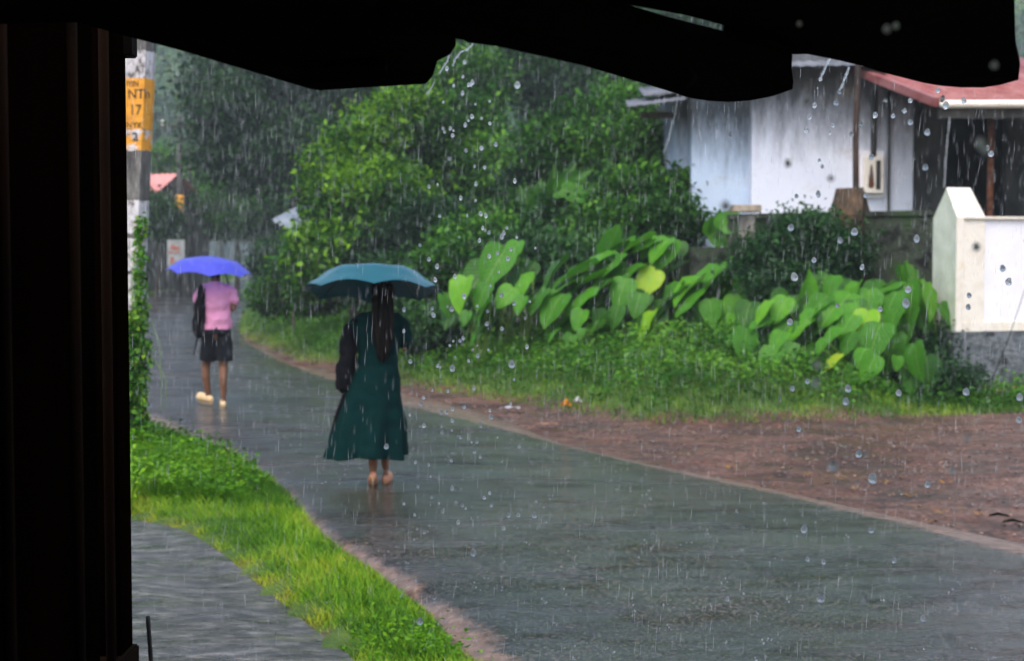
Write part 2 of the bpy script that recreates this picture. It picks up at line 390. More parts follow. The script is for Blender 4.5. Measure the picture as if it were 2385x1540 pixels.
def road_material():
    m, nt, b = newmat('rain_wet_asphalt'); v = coords(nt)
    asp = ramp(nt, noi(nt, v, 48, 4, .85), [(.40, (.005,.0045,.004)), (.52, (.022,.019,.017)), (.64, (.17,.145,.125))])
    blotch = ramp(nt, noi(nt, v, .8, 5, .6, .4), [(.38, (.75,.8,.8)), (.62, (1.35,1.25,1.15))])
    asp = mixc(nt, 1.0, asp, blotch, 'MULTIPLY')
    mud = ramp(nt, noi(nt, v, 12, 5, .7), [(.35, (.11,.066,.048)), (.65, (.26,.17,.125))])
    a = N(nt, 'Attribute', attribute_name='tint')
    f = math_(nt, 'ADD', a.outputs['Fac'], math_(nt, 'MULTIPLY', math_(nt, 'SUBTRACT', noi(nt, v, 4, 7, .75), .5), .45))
    f = ramp(nt, f, [(-.0, (0,0,0)), (.11, (1,1,1))])
    o_ = N(nt, 'Attribute', attribute_name='outer')
    fo = ramp(nt, math_(nt, 'ADD', o_.outputs['Fac'], math_(nt, 'MULTIPLY', math_(nt, 'SUBTRACT', noi(nt, v, 3.5, 6, .75), .5), 1.3)), [(.62, (0,0,0)), (1.0, (1,1,1))])
    mud = mixc(nt, fo, mud, soilcol(nt, v))
    nt.links.new(mixc(nt, f, asp, mud), b.inputs['Base Color'])
    vs = coords(nt, (.45, 1.6, 1))
    pud = noi(nt, vs, 1.3, 5, .62, .5)
    rr = ramp(nt, pud, [(.36, (.36,)*3), (.48, (.18,)*3), (.6, (.09,)*3)])
    nt.links.new(mixc(nt, math_(nt, 'MULTIPLY', f, .6), rr, (.42,.42,.42)), b.inputs['Roughness'])
    sv = ramp(nt, noi(nt, coords(nt, (.6, 1.5, 1)), 2.4, 6, .7, .5), [(.40, (.10,)*3), (.5, (.55,)*3), (.60, (1.0,)*3)]); nt.links.new(sv, b.inputs['Specular IOR Level']); sv2 = None
    film = ramp(nt, math_(nt, 'ADD', math_(nt, 'MULTIPLY', noi(nt, coords(nt, (.5, 1.1, 1)), 5.5, 7, .72, .4), .6), math_(nt, 'MULTIPLY', noi(nt, coords(nt, (.6, 1.2, 1)), 1.1, 5, .6, .5), .4)), [(.43, (0,0,0)), (.54, (1,1,1))])
    nt.links.new(film, b.inputs['Coat Weight']); b.inputs['Coat IOR'].default_value = 1.33; b.inputs['Coat Roughness'].default_value = .10
    vo = N(nt, 'TexVoronoi'); vo.inputs['Scale'].default_value = 9; nt.links.new(v, vo.inputs['Vector'])
    ripple = math_(nt, 'MULTIPLY', math_(nt, 'SINE', math_(nt, 'MULTIPLY', vo.outputs['Distance'], 60)), math_(nt, 'SUBTRACT', .5, vo.outputs['Distance'], True))
    h1 = math_(nt, 'ADD', math_(nt, 'MULTIPLY', noi(nt, coords(nt, (1, 1.4, 1)), 18, 3, .6), 1.2), math_(nt, 'MULTIPLY', noi(nt, coords(nt, (.5, 1.3, 1)), 4.5, 4, .6, .6), .9))
    h2 = math_(nt, 'MULTIPLY', noi(nt, v, 60, 3, .7), .6)
    h = math_(nt, 'ADD', math_(nt, 'ADD', h1, h2), math_(nt, 'MULTIPLY', ripple, .35))
    bn_ = bumpn(nt, h, .0125); nt.links.new(bn_, b.inputs['Normal']); nt.links.new(bn_, b.inputs['Coat Normal']); return m
road = npmesh('road', V, Fq, road_material(), None, CE.reshape(-1), 4, True); tag(road, kind='structure')
outer = np.zeros((len(RY), ncol)); outer[:, :4] = np.linspace(1, .25, 4); outer[:, -4:] = np.linspace(.25, 1, 4)
aa = road.data.attributes.new('outer', 'FLOAT', 'POINT'); aa.data.foreach_set('value', outer.astype(np.float32).ravel())

# wet driveway in front of the shelter
bm = bmesh.new(); dp = DRIVE_E + [(-8, 9), (-8, -4), (-0.2, -4), (.35, 1.0)]
cvs = []
rows = np.arange(-4, 9.9, .25)
DEp = sorted([(p[1], p[0]) for p in DRIVE_E]); dys = [p[0] for p in DEp]; dxs = [p[1] for p in DEp]
for y in rows:
    xr = float(np.interp(y, [-4] + dys, [2.2] + dxs)) if y > dys[0] else float(np.interp(y, [-4, dys[0]], [1.6, dxs[0]]))
    cvs.append([bm.verts.new((-9 + (xr + 9) * k / 24, y, .012 + .012 * math.sin(k * 1.7 + y * 2))) for k in range(25)])
for a, b in zip(cvs[:-1], cvs[1:]):
    for k in range(24): bm.faces.new((a[k], a[k + 1], b[k + 1], b[k]))
m, nt, b = newmat('wet_cement_drive'); v = coords(nt, (1, 2.6, 1)); v0 = coords(nt)
nt.links.new(ramp(nt, noi(nt, v, 5, 6, .7, .5), [(.36, (.010,.012,.010)), (.5, (.05,.053,.05)), (.64, (.16,.16,.15))]), b.inputs['Base Color'])  # light and dark streaks put wet reflections into the colour
nt.links.new(ramp(nt, noi(nt, coords(nt, (.5, 2.2, 1)), 3, 5, .65, .6), [(.4, (.55,)*3), (.52, (.22,)*3), (.62, (.10,)*3)]), b.inputs['Roughness'])
b.inputs['Specular IOR Level'].default_value = .7
nt.links.new(bumpn(nt, math_(nt, 'ADD', noi(nt, v, 9, 5, .6, .4), math_(nt, 'MULTIPLY', noi(nt, v0, 60, 3), .25)), .05), b.inputs['Normal'])
struct('driveway', bm, m, True)

# ------------------------------------------------------------------ grass and weeds (uncountable)
def scatter(poly, n, wfn=None):
    P = np.array(poly); lo, hi = P.min(0), P.max(0); out = np.zeros((0, 2))
    while len(out) < n:
        q = lo + (hi - lo) * rng.random((n * 2, 2)); q = q[pip(q[:, 0], q[:, 1], poly)]
        if wfn is not None: q = q[rng.random(len(q)) < wfn(q)]
        out = np.concatenate([out, q])
    return out[:n]
def blades(name, poly, n, h, wid, label, wfn=None, hfn=None, lean=(-.12, .0), tfn=None, mat='grass'):
    q = scatter(poly, n, wfn); z = g(q[:, 0], q[:, 1]) - .03
    H = h * (.5 + rng.random(n)) * (hfn(q) if hfn else 1); a = rng.random(n) * 6.283
    ln = np.stack([np.cos(a), np.sin(a)], 1) * (.25 + .5 * rng.random((n, 1))) + np.array(lean)
    B = np.column_stack([q, z]); S = np.column_stack([np.cos(a + 1.57), np.sin(a + 1.57), 0 * a]) * (wid * (.7 + .6 * rng.random(n)))[:, None]
    Mi = B + np.column_stack([ln * (H * .45)[:, None], H * .6]); T = B + np.column_stack([ln * (H * 1.3)[:, None], H * .92])
    V = np.stack([B - S, B + S, Mi + S * .8, Mi - S * .8, T], 1).reshape(-1, 3); b = np.arange(n)[:, None] * 5
    Fc = np.concatenate([b + [[0, 1, 2]], b + [[0, 2, 3]], b + [[3, 2, 4]]], 1).reshape(-1, 3)
    pat = np.array([noise.noise((x * .9, y * .9, 3)) + .5 * noise.noise((x * 4, y * 4, 1)) for x, y in q])
    t = np.clip(.40 + .75 * pat + .2 * rng.normal(size=n) + (tfn(q) if tfn else 0), 0, 1)
    return tag(npmesh(name, V, Fc, ML[mat], None, np.repeat(t, 5)), label, 'grass', None, 'stuff')
def leafy(name, poly, tips, per, ls, h, label, wfn=None, hfn=None, mat='weed', spread=.05, tb=0):
    q = scatter(poly, tips, wfn); z = g(q[:, 0], q[:, 1]); hh = h * (hfn(q) if hfn else 1) * (.25 + .75 * rng.random(tips))
    T = np.column_stack([q, z + hh]); C = np.repeat(T, per, 0); C = C + rng.normal(size=C.shape) * spread
    a = rng.random(len(C)) * 6.283; D = unit(np.column_stack([np.cos(a) - .25, np.sin(a), .35 * rng.normal(size=len(C)) + .15]))
    L = ls * (.5 + rng.random(len(C))); pat = np.array([noise.noise((x * 1.3, y * 1.3, 8)) for x, y in q])
    t = np.clip(.42 + tb + .5 * pat + .35 * (hh / (h + 1e-6) - .5) + .15 * rng.normal(size=tips), 0, 1)
    V, Fc, ti = leaves(C, D, L, L * .5, np.repeat(t, per))
    return tag(npmesh(name, V, Fc, ML[mat], None, ti), label, 'ground cover', None, 'stuff')
near_w = lambda q: np.clip(7.5 / q[:, 1], .12, 1) ** 1.3
GL_vis = [p for p in GRASSPOLY_L if p[1] < 19] 
edgeL = lambda q: np.clip(pdist(q[:, 0], q[:, 1], GRASS_L) / .35 + .35, .35, 1) * np.clip(pdist(q[:, 0], q[:, 1], DRIVE_E) / .3 + .45, .45, 1)
blades('grass', GL_vis, 110000, .085, .0028, 'short yellow green grass of the verge between driveway and road', near_w, lambda q: edgeL(q) * (1 + .5 * sm(9.3, 11.5, q[:, 1])), tfn=lambda q: .12 - .3 * sm(9, 11, q[:, 1]) + .35 * (pdist(q[:, 0], q[:, 1], DRIVE_E) < .12))
TOPW = [fl(*p) for p in [(300,1205),(330,1170),(450,1180),(560,1180),(620,1140),(560,1075),(452,1030),(380,1012),(300,990),(150,960),(100,1150)]]
leafy('weeds', TOPW, 1500, 9, .045, .20, 'lush green weeds at the foot of the vine covered pole', None, lambda q: .25 + .9 * np.clip((pdist(q[:, 0], q[:, 1], GRASS_L)) / 1.1, 0, 1))
blades('grass', TOPW, 26000, .17, .0035, 'long green grass standing round the weeds by the pole', None, lambda q: .35 + .7 * np.clip(pdist(q[:, 0], q[:, 1], GRASS_L) / .9, 0, 1), tfn=lambda q: -.12 * np.ones(len(q)))
leafy('weeds', [fl(*p) for p in [(1090,1560),(1000,1500),(900,1480),(800,1500),(850,1560)]], 70, 8, .028, .08, 'small leafy weeds in the near end of the verge grass')
RV = EGW[1:] + [(-13, 75), (0, 40), (2, 24), (12, 22)]
dR = lambda q: pdist(q[:, 0], q[:, 1], EGW)
bank_w = lambda q: np.clip(1.25 - dR(q) / 3.6, .03, 1) * np.clip(22 / q[:, 1], .2, 1) ** 1.2
blades('grass', RV, 60000, .10, .0055, 'rough green grass along the foot of the planted bank', bank_w, lambda q: .45 + .8 * np.clip(dR(q) / 1.2, 0, 1), tfn=lambda q: .25 - .3 * np.clip(dR(q) / .6, 0, 1), mat='verge')
def vpx(q): return 617 + F * (CAMZ - g(q[:, 0], q[:, 1])) / q[:, 1]
leafy('weeds', RV, 8500, 8, .06, .20, 'broad low weeds covering the bank above the grass', lambda q: bank_w(q) * np.clip(dR(q) - .25, 0, 1) * ((vpx(q) > 790) | (q[:, 0] < -1.5)), lambda q: .3 + .9 * np.clip(dR(q) / 2, 0, 1), spread=.07, mat='mid', tb=.22)

# ------------------------------------------------------------------ trees and shrubs on the bank
def gz(x, y, dz=0): return Vector((x, y, float(g(x, y)) + dz - .03))
TG = 'trees and tall bushes behind the road bank'
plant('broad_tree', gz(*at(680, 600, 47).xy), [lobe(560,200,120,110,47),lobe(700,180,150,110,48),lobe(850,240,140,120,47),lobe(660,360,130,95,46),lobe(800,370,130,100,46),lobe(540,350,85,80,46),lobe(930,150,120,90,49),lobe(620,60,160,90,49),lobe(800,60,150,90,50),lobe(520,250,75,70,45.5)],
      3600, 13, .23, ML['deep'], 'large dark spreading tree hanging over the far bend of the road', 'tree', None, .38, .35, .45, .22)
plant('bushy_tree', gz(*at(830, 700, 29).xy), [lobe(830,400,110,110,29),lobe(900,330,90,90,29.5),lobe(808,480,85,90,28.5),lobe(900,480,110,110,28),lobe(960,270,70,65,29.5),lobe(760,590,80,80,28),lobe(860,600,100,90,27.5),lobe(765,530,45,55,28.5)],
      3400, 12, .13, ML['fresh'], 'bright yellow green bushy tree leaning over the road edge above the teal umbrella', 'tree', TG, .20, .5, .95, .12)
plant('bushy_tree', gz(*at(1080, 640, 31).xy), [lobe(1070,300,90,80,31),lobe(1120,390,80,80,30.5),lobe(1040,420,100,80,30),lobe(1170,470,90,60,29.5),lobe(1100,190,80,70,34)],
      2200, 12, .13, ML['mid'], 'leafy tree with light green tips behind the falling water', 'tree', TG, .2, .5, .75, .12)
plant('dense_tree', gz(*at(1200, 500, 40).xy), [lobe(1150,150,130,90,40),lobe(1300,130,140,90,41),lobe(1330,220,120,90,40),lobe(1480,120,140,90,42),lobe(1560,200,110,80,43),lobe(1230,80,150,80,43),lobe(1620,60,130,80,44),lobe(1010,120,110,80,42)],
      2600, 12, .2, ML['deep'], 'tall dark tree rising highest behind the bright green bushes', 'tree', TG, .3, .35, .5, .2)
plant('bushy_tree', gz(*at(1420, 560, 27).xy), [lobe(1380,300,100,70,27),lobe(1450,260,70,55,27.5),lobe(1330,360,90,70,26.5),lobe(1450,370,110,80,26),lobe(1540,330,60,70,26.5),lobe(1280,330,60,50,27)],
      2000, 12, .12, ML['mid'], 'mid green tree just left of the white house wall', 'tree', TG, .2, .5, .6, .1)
SG = 'shrubs growing along the bank'
shr = [
 ('leafy shrub of pale green leaves directly left of the white house', [lobe(1480,470,100,80,23.4),lobe(1560,520,80,60,22.6),lobe(1420,540,100,60,22.8),lobe(1580,440,60,40,23.6)], 1500, 'mid', .11, .6),
 ('sprawling green shrub above the blown elephant ear leaves', [lobe(1330,520,90,70,23.6),lobe(1240,600,90,60,22.6),lobe(1380,600,100,50,22),lobe(1480,600,70,40,22)], 1300, 'dull', .10, .6),
 ('green shrub with drooping sprays behind the round elephant ear leaves', [lobe(1130,560,110,60,23.8),lobe(1060,620,100,60,22.8),lobe(1170,660,80,50,22),lobe(1230,500,70,60,25)], 1500, 'mid', .1, .65),
 ('dark glossy shrub under the mossy compound wall', [lobe(1880,560,90,60,19.9),lobe(1800,600,80,55,19.7),lobe(1950,600,60,60,19.7),lobe(1860,660,110,40,19.4)], 1900, 'dull', .075, .45),
 ('low dark plants in the shade at the foot of the white post', [lobe(2180,800,40,40,18.7),lobe(2150,860,70,35,18.2),lobe(2230,880,50,25,17.9)], 420, 'deep', .06, .4),
 ('dark bush behind the head of the person under the teal umbrella', [lobe(980,700,80,60,23.5),lobe(1010,770,70,50,22),lobe(900,660,80,60,25)], 1100, 'dull', .1, .5),
 ('bright low bush at the bend right of the blue umbrella', [lobe(690,640,60,50,33),lobe(640,690,55,40,33),lobe(740,690,60,40,29)], 900, 'mid', .11, .7),
 ('tall weedy shrub beside the road below the broad tree', [lobe(630,610,50,45,42),lobe(660,590,60,40,43),lobe(720,570,60,40,41)], 800, 'dull', .13, .55),
]
shr += [('dark leafy thicket added to darken the gaps between the tree trunks', [lobe(1010,520,90,60,25.5),lobe(1110,560,80,50,25),lobe(1230,430,60,50,27.5),lobe(900,580,70,60,27),lobe(1420,460,80,60,25)], 1500, 'deep', .1, .25)]  # added dark-leaved shrub, makes the shaded gap below the crowns
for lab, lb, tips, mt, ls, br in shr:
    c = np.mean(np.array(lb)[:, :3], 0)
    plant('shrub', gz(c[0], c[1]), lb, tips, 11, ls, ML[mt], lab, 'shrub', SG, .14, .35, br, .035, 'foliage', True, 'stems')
LG = 'bushes on the far left side of the road'
for lab, lb, tips, mt in [
 ('pale green bush beside the pink roof and far poles', [lobe(390,390,60,50,66),lobe(450,440,60,40,64)], 700, 'mid'),
 ('dark round bush below the pink roof', [lobe(365,510,40,45,52),lobe(350,480,30,30,54)], 500, 'deep'),
 ('hazy green bush behind the blue umbrella', [lobe(520,470,70,50,62),lobe(590,440,60,50,60),lobe(560,520,60,30,60)], 900, 'mid'),
 ('hazy bush between the two far utility poles and the grey shed', [lobe(480,520,40,30,66),lobe(620,500,50,40,56)], 600, 'dull')]:
    c = np.mean(np.array(lb)[:, :3], 0)
    plant('shrub', gz(c[0], c[1]), lb, tips, 11, .17, ML[mt], lab, 'bush', LG, .3, .3, .7, .06, 'foliage', True, 'stems')
leafy('grass_patch', [fl(*p) for p in [(385,662),(400,640),(560,641),(520,655),(480,664)]], 900, 8, .12, .5, 'small island of green grass where the road forks in the distance')

# far wood on the hill (reads as one mass)
ML['far'] = leafmat('misted_hill_leaf', (.03,.07,.045), (.06,.14,.075), (.12,.24,.10), .3, .6)  # leaf colours greyed and lightened to paint in distant mist
cl = []
for i in range(520):
    y = 82 + 150 * rng.random() ** 1.2; x = (rng.random() - .5) * (y * 1.05) - y * .02
    if y < 105 and -26 < x < -13 : continue
    z = float(gbase(y)); r = 3 + 3 * rng.random()
    if z > 52: z = 52
    cl.append((x, y, z + r * 1.2, r, r, r * 1.1))
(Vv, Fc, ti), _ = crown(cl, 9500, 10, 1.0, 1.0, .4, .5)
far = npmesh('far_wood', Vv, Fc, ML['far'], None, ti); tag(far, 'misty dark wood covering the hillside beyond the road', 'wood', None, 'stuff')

# banana-like broad leaf plant above the shrubs
def leafblade(bm, c, T, W, Nn, L, wd, tintv=None):
    curl = random.uniform(-.06, .2); ph = random.random() * 6
    half = [(0, .13), (.10, .18), (.28, .19), (.43, .09), (.50, -.09), (.48, -.34), (.37, -.60), (.19, -.86), (0, -1.05)]
    lay = bm.verts.layers.float.get('tint') or bm.verts.layers.float.new('tint')
    uvl = bm.loops.layers.uv.get('uv') or bm.loops.layers.uv.new('uv')
    def P(a, b, k):
        lift = curl * abs(a) * 2 - .22 * (b * b) + .03 * math.sin(k * 2.6 + ph)
        return c + W * (a * wd) + T * (-b * L) + Nn * (lift * L)
    mids = [(0, .13), (0, -.05), (0, -.1), (0, -.16), (0, -.28), (0, -.45), (0, -.66), (0, -.88), (0, -1.02)]
    uvm = {}
    def mk(a, b, k):
        v = bm.verts.new(P(a, b, k)); v[lay] = tintv; uvm[v] = (a, b); return v
    mv = [mk(0, m[1], 0) for m in mids]
    for s in (-1, 1):
        o = [mv[0]] + [mk(s * h[0], h[1], i) for i, h in enumerate(half[1:-1], 1)] + [mv[-1]]
        q = [None] + [mk(s * h[0] * .52, (h[1] + mids[i][1]) / 2 if i < 3 else h[1] * .55 + mids[i][1] * .45, i + 1) for i, h in enumerate(half[1:-1], 1)] + [None]
        for i in range(1, 7):
            for f in ((o[i], o[i+1], q[i+1], q[i]), (q[i], q[i+1], mv[i+1], mv[i])):
                try: bm.faces.new(f)
                except ValueError: pass
        for f in ((o[0], o[1], q[1]), (o[0], q[1], mv[1]), (o[7], o[8], q[7]), (q[7], o[8], mv[7])):
            try: bm.faces.new(f)
            except ValueError: pass
    for f in bm.faces:
        for l in f.loops:
            if l.vert in uvm: l[uvl].uv = uvm[l.vert]
def taro_material():
    m, nt, b = newmat('elephant_ear_leaf')
    a = N(nt, 'Attribute', attribute_name='tint'); uv = N(nt, 'UVMap', uv_map='uv'); sx = N(nt, 'SeparateXYZ'); nt.links.new(uv.outputs[0], sx.inputs[0])
    au = math_(nt, 'ABSOLUTE', sx.outputs[0])
    mid = math_(nt, 'LESS_THAN', au, .014)
    ph = math_(nt, 'ADD', math_(nt, 'MULTIPLY', sx.outputs[1], 46), math_(nt, 'MULTIPLY', au, 50))
    side = math_(nt, 'POWER', math_(nt, 'ABSOLUTE', math_(nt, 'COSINE', math_(nt, 'MULTIPLY', ph, .5))), 26)
    vein = math_(nt, 'MAXIMUM', mid, math_(nt, 'MULTIPLY', side, .5))
    v = coords(nt)
    f = math_(nt, 'ADD', a.outputs['Fac'], math_(nt, 'MULTIPLY', math_(nt, 'SUBTRACT', noi(nt, v, 9, 5), .5), .35))
    base = ramp(nt, f, [(.1, (.018,.085,.010)), (.45, (.065,.25,.014)), (.75, (.17,.44,.012)), (1, (.42,.47,.03))])
    c = mixc(nt, math_(nt, 'MULTIPLY', vein, .5), base, (.26,.42,.10))
    nt.links.new(c, b.inputs['Base Color']); b.inputs['Roughness'].default_value = .4; b.inputs['Specular IOR Level'].default_value = .2
    nt.links.new(bumpn(nt, math_(nt, 'SUBTRACT', noi(nt, v, 16, 3), math_(nt, 'MULTIPLY', vein, .4)), .012), b.inputs['Normal'])
    tr = N(nt, 'BsdfTranslucent'); nt.links.new(c, tr.inputs[0]); mx = N(nt, 'MixShader'); mx.inputs[0].default_value = .3
    nt.links.new(b.outputs[0], mx.inputs[1]); nt.links.new(tr.outputs[0], mx.inputs[2]); nt.links.new(mx.outputs[0], nt.nodes['Material Output'].inputs[0]); return m
M_taro = taro_material()
# (x, y, length, width, tip angle, tint) read off two enlargements of the bank
A1 = [(245,645,190,165,8,.8),(470,460,260,220,20,.35),(595,365,150,110,10,.6),(385,660,150,110,15,.35),(390,770,180,80,40,.4),(650,590,175,120,10,.7),(545,660,150,110,20,.6),(650,720,110,80,5,.6),(275,810,90,90,20,.4),
 (1295,280,210,60,215,.5),(1160,390,210,125,50,.55),(1000,510,270,150,55,.5),(920,600,230,130,60,.5),(1240,455,250,135,50,.45),(1390,500,240,145,45,.4),(1420,300,220,100,75,.65),(1510,300,190,120,50,.6),
 (1090,560,220,120,50,.45),(870,750,200,130,40,.5),(1030,680,240,110,50,.5),(1180,610,180,100,50,.45),(1340,640,170,140,8,.4),(1515,570,185,140,25,.9),(1630,370,200,150,30,.55),(1050,820,130,110,8,.5),(1185,840,155,80,45,.5),
 (875,925,100,60,40,.6),(1070,920,80,60,30,.5),(1500,860,190,120,15,.85),(985,970,100,90,10,.35),(760,690,170,120,40,.3),(1450,720,150,130,20,.3),(1300,800,150,110,15,.35)]
A2 = [(545,130,170,120,220,.55),(60,340,180,130,40,.6),(250,610,230,130,45,.5),(390,550,240,150,35,.55),(240,690,200,100,40,.45),(490,515,180,120,35,.4),(640,560,180,150,10,.35),(420,770,150,125,0,.55),(550,730,155,130,10,.55),(540,420,200,110,50,.4),
 (550,840,210,70,50,.5),(500,930,230,80,50,.55),(420,960,170,70,50,.5)]
A3 = [(760,760,175,120,30,.75),(890,750,180,185,15,.5),(1000,900,230,145,40,.65),(650,980,185,165,10,.45),(700,880,210,110,60,.45),(810,1095,175,150,15,.5),(870,960,130,95,20,.45),(1080,600,190,80,205,.6),(1230,590,160,120,30,.45),(1130,720,220,150,45,.45),
 (1290,740,240,170,20,.45),(1340,860,180,140,20,.4),(1500,710,190,150,10,.45),(1600,590,210,125,60,.5),(1735,570,230,95,10,.45),(1800,580,250,100,-8,.5),(1770,690,220,150,5,.45),(1930,690,200,140,-25,.75),(1470,870,225,160,0,.8),(1650,830,180,125,15,.45),
 (1240,920,135,85,30,.5),(1170,1000,120,75,45,.55),(1240,1105,145,90,45,.95),(1440,1080,125,85,20,.5),(1530,970,220,160,10,.45),(1500,1150,165,135,10,.45),(1690,1120,85,75,0,.4),(1815,1110,210,130,-10,.4),(1390,640,160,120,30,.45),
 (1210,800,170,130,30,.45),(1620,960,170,120,5,.35),(1080,820,160,120,40,.4),(950,1040,130,100,20,.35),(1350,980,150,110,15,.35),(1640,720,170,120,20,.35),(1400,780,170,120,10,.4)]
allv = []
for lst, u0, Ya, tagp in ((A1, 989.9, 21.0, 'a'), (A2, 1514, 20.9, 'b'), (A3, 1514, 19.3, 'c')):
    for (x, y, L, W_, an, tn) in lst:
        u = u0 + .3403 * x; v = 465.8 + .3403 * y
        allv.append((u, v, L * .3403, W_ * .3403, an, tn, Ya - (v - 560) / 310 * (2.0 if tagp == 'c' else 1.9), tagp))
for lf in list(allv):
    if lf[0] > 1060 and lf[2] > 40:
        for q in range(3): allv.append((lf[0] + random.uniform(-50, 50), lf[1] + random.uniform(-8, 55), lf[2] * random.uniform(.75, 1.05), lf[3] * random.uniform(.75, 1.0), lf[4] + random.uniform(-18, 18), max(.15, min(.5, lf[5]) - random.uniform(.05, .35)), lf[6] + .22, lf[7]))
cent = [(1075,690,'a'),(1150,650,'a'),(1205,690,'a'),(1275,720,'a'),(1330,640,'a'),(1400,640,'a'),(1460,660,'a'),(1500,590,'a'),(1500,750,'a'),(1380,760,'a'),
        (1600,670,'b'),(1680,640,'b'),(1690,730,'b'),(1690,790,'b'),(1700,520,'b'),(1545,590,'b'),
        (1760,790,'c'),(1830,740,'c'),(1790,830,'c'),(1900,700,'c'),(1930,760,'c'),(1960,700,'c'),(2015,760,'c'),(2060,660,'c'),(2120,680,'c'),(2170,700,'c'),(2030,840,'c'),(1940,840,'c'),(2130,840,'c')]
TL = ['round bright leaf nearest the teal umbrella', 'large dark round leaf above the others', 'yellowish leaves beside the dark gap', 'lowest left of the blown row', 'long leaves streaming left in the wind', 'overlapping leaves in the middle of the blown row',
      'leaves at the crest of the blown row', 'yellow leaf facing the road', 'lone yellow green leaf near the grass', 'small drooping leaf below the blown row',
      'leaves leaning left below the dark shrub', 'pair of leaves under the broken concrete pillar', 'two pale leaves low on the bank', 'narrow leaves folded by the wind', 'single pale leaf against the concrete pillar', 'leaf tucked into the shrub',
      'wide leaf at the left end of the right clump', 'broad leaf with a round back', 'low leaf close to the grass at left', 'upright narrow leaf at the top left', 'leaves packed in the middle', 'light leaves at the crest of the clump', 'bright heart leaf facing the road',
      'leaf reaching right under the wall', 'tall pair of leaves in front of the dark wall', 'bright leaf touching the white post', 'lowest leaves over the grass', 'yellow edged leaf hanging low', 'drooping leaves in the shade beside the post']
grp = {i: [] for i in range(len(cent))}
for lf in allv:
    best = min((i for i in range(len(cent)) if cent[i][2] == lf[7]), key=lambda i: (cent[i][0] - lf[0]) ** 2 + (cent[i][1] - lf[1]) ** 2)
    grp[best].append(lf)
for i, lfs in grp.items():
    if not lfs: continue
    mu = sum(l[0] for l in lfs) / len(lfs); mY = sum(l[6] for l in lfs) / len(lfs) + .15
    bx = (mu + 20 - 1192.5) * mY / F; base = gz(bx, mY)
    t = thing('elephant_ear_plant', base, 'elephant ear plant, ' + TL[i], 'plant', 'elephant ear plants on the bank')
    for (u, v, L, W_, an, tn, Y, _) in lfs:
        k = Y / F; c = at(u, v, Y); Lm = L * k * random.uniform(1.1, 1.4); a = R(an + random.uniform(-6, 24) if an < 100 else an)
        T = Vector((-math.sin(a), -.42 if abs(an) < 100 else .15, -math.cos(a))).normalized()
        n0 = Vector((random.uniform(-.55, .4), -.72, random.uniform(.25, .95))); n0 = (n0 - T * n0.dot(T)).normalized()
        rt = min(1, W_ / (L * .82)); th = math.acos(rt) * (1 if a > 0 else -1)
        n1 = Matrix.Rotation(th, 3, T) @ n0; W = T.cross(n1).normalized()
        c0 = c - T * Lm * .38
        b1 = bmesh.new(); leafblade(b1, c0, T, W, n1, Lm * .88, Lm * random.uniform(.76, .92), min(1, max(0, tn * .92 + random.uniform(-.14, .08))))
        obj('leaf', b1, M_taro, t, True, base)
        b2 = bmesh.new(); e = base + Vector((random.uniform(-.05, .05), random.uniform(-.05, .05), 0))
        tube(b2, [e, e.lerp(c0, .5) + Vector((.06, .05, .10)), c0 + T * .0 - n1 * .01], [.013, .010, .006], 6)
        obj('petiole', b2, M_stem, t, True, base)
# two big wind-torn broad leaves standing above the shrubs
for (u, v, L, an, Y, lab) in [(1320,430,95,235,23.6,'tall broad green leaves standing above the shrubs left of the white house'), (1265,470,90,215,24.2,'broad blurred leaves rising behind the falling drops')]:
    base = gz(at(u, v, Y).x, Y); t = thing('broad_leaf_plant', base, lab, 'plant', 'broad leaved plants above the shrubs')
    for j in range(5):
        a = R(an + (j - 2) * 28); c = at(u + (j - 2) * 14, v + abs(j - 2) * 12, Y - .1 * j); k = Y / F
        T = Vector((-math.sin(a), -.2, -math.cos(a))).normalized(); n0 = Vector((0, -.9, .3)); n0 = (n0 - T * n0.dot(T)).normalized()
        b1 = bmesh.new(); leafblade(b1, c - T * L * k * .3, T, T.cross(n0), n0, L * k, L * k * .5, .08 + .06 * j); obj('leaf', b1, M_taro, t, True, base)
        b2 = bmesh.new(); tube(b2, [base, base.lerp(c, .6) + Vector((.03 * j, 0, 0)), c - T * L * k * .3], [.02, .015, .008], 6); obj('petiole', b2, M_stem, t, True, base)

# ------------------------------------------------------------------ house on the right
def wallmat(name, c1, c2, stain_shade, zlo, zhi, rough=.7):
    """painted wall with mildew and painted eave shade, both darkening upwards (z), and blotches"""
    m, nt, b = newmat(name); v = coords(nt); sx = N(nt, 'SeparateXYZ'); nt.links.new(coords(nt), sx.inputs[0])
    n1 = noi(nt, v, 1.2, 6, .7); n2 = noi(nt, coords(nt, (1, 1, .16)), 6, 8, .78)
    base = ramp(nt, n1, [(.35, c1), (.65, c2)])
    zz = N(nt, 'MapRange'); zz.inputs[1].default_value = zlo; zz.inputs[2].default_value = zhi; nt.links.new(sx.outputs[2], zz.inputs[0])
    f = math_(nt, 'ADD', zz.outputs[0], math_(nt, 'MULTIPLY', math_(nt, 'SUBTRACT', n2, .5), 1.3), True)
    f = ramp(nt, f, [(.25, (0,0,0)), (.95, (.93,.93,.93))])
    c = mixc(nt, f, base, stain_shade); br = ramp(nt, noi(nt, v, 2.3, 5, .7), [(.58, (0,0,0)), (.75, (.4,.4,.4))])
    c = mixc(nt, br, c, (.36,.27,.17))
    nt.links.new(c, b.inputs['Base Color']); b.inputs['Roughness'].default_value = rough
    nt.links.new(bumpn(nt, noi(nt, v, 25, 4), .006), b.inputs['Normal']); return m
M_hw = wallmat('mildewed_shaded_white_wall', (.72,.75,.86), (.78,.81,.90), (.03,.034,.034), .95, 2.6)
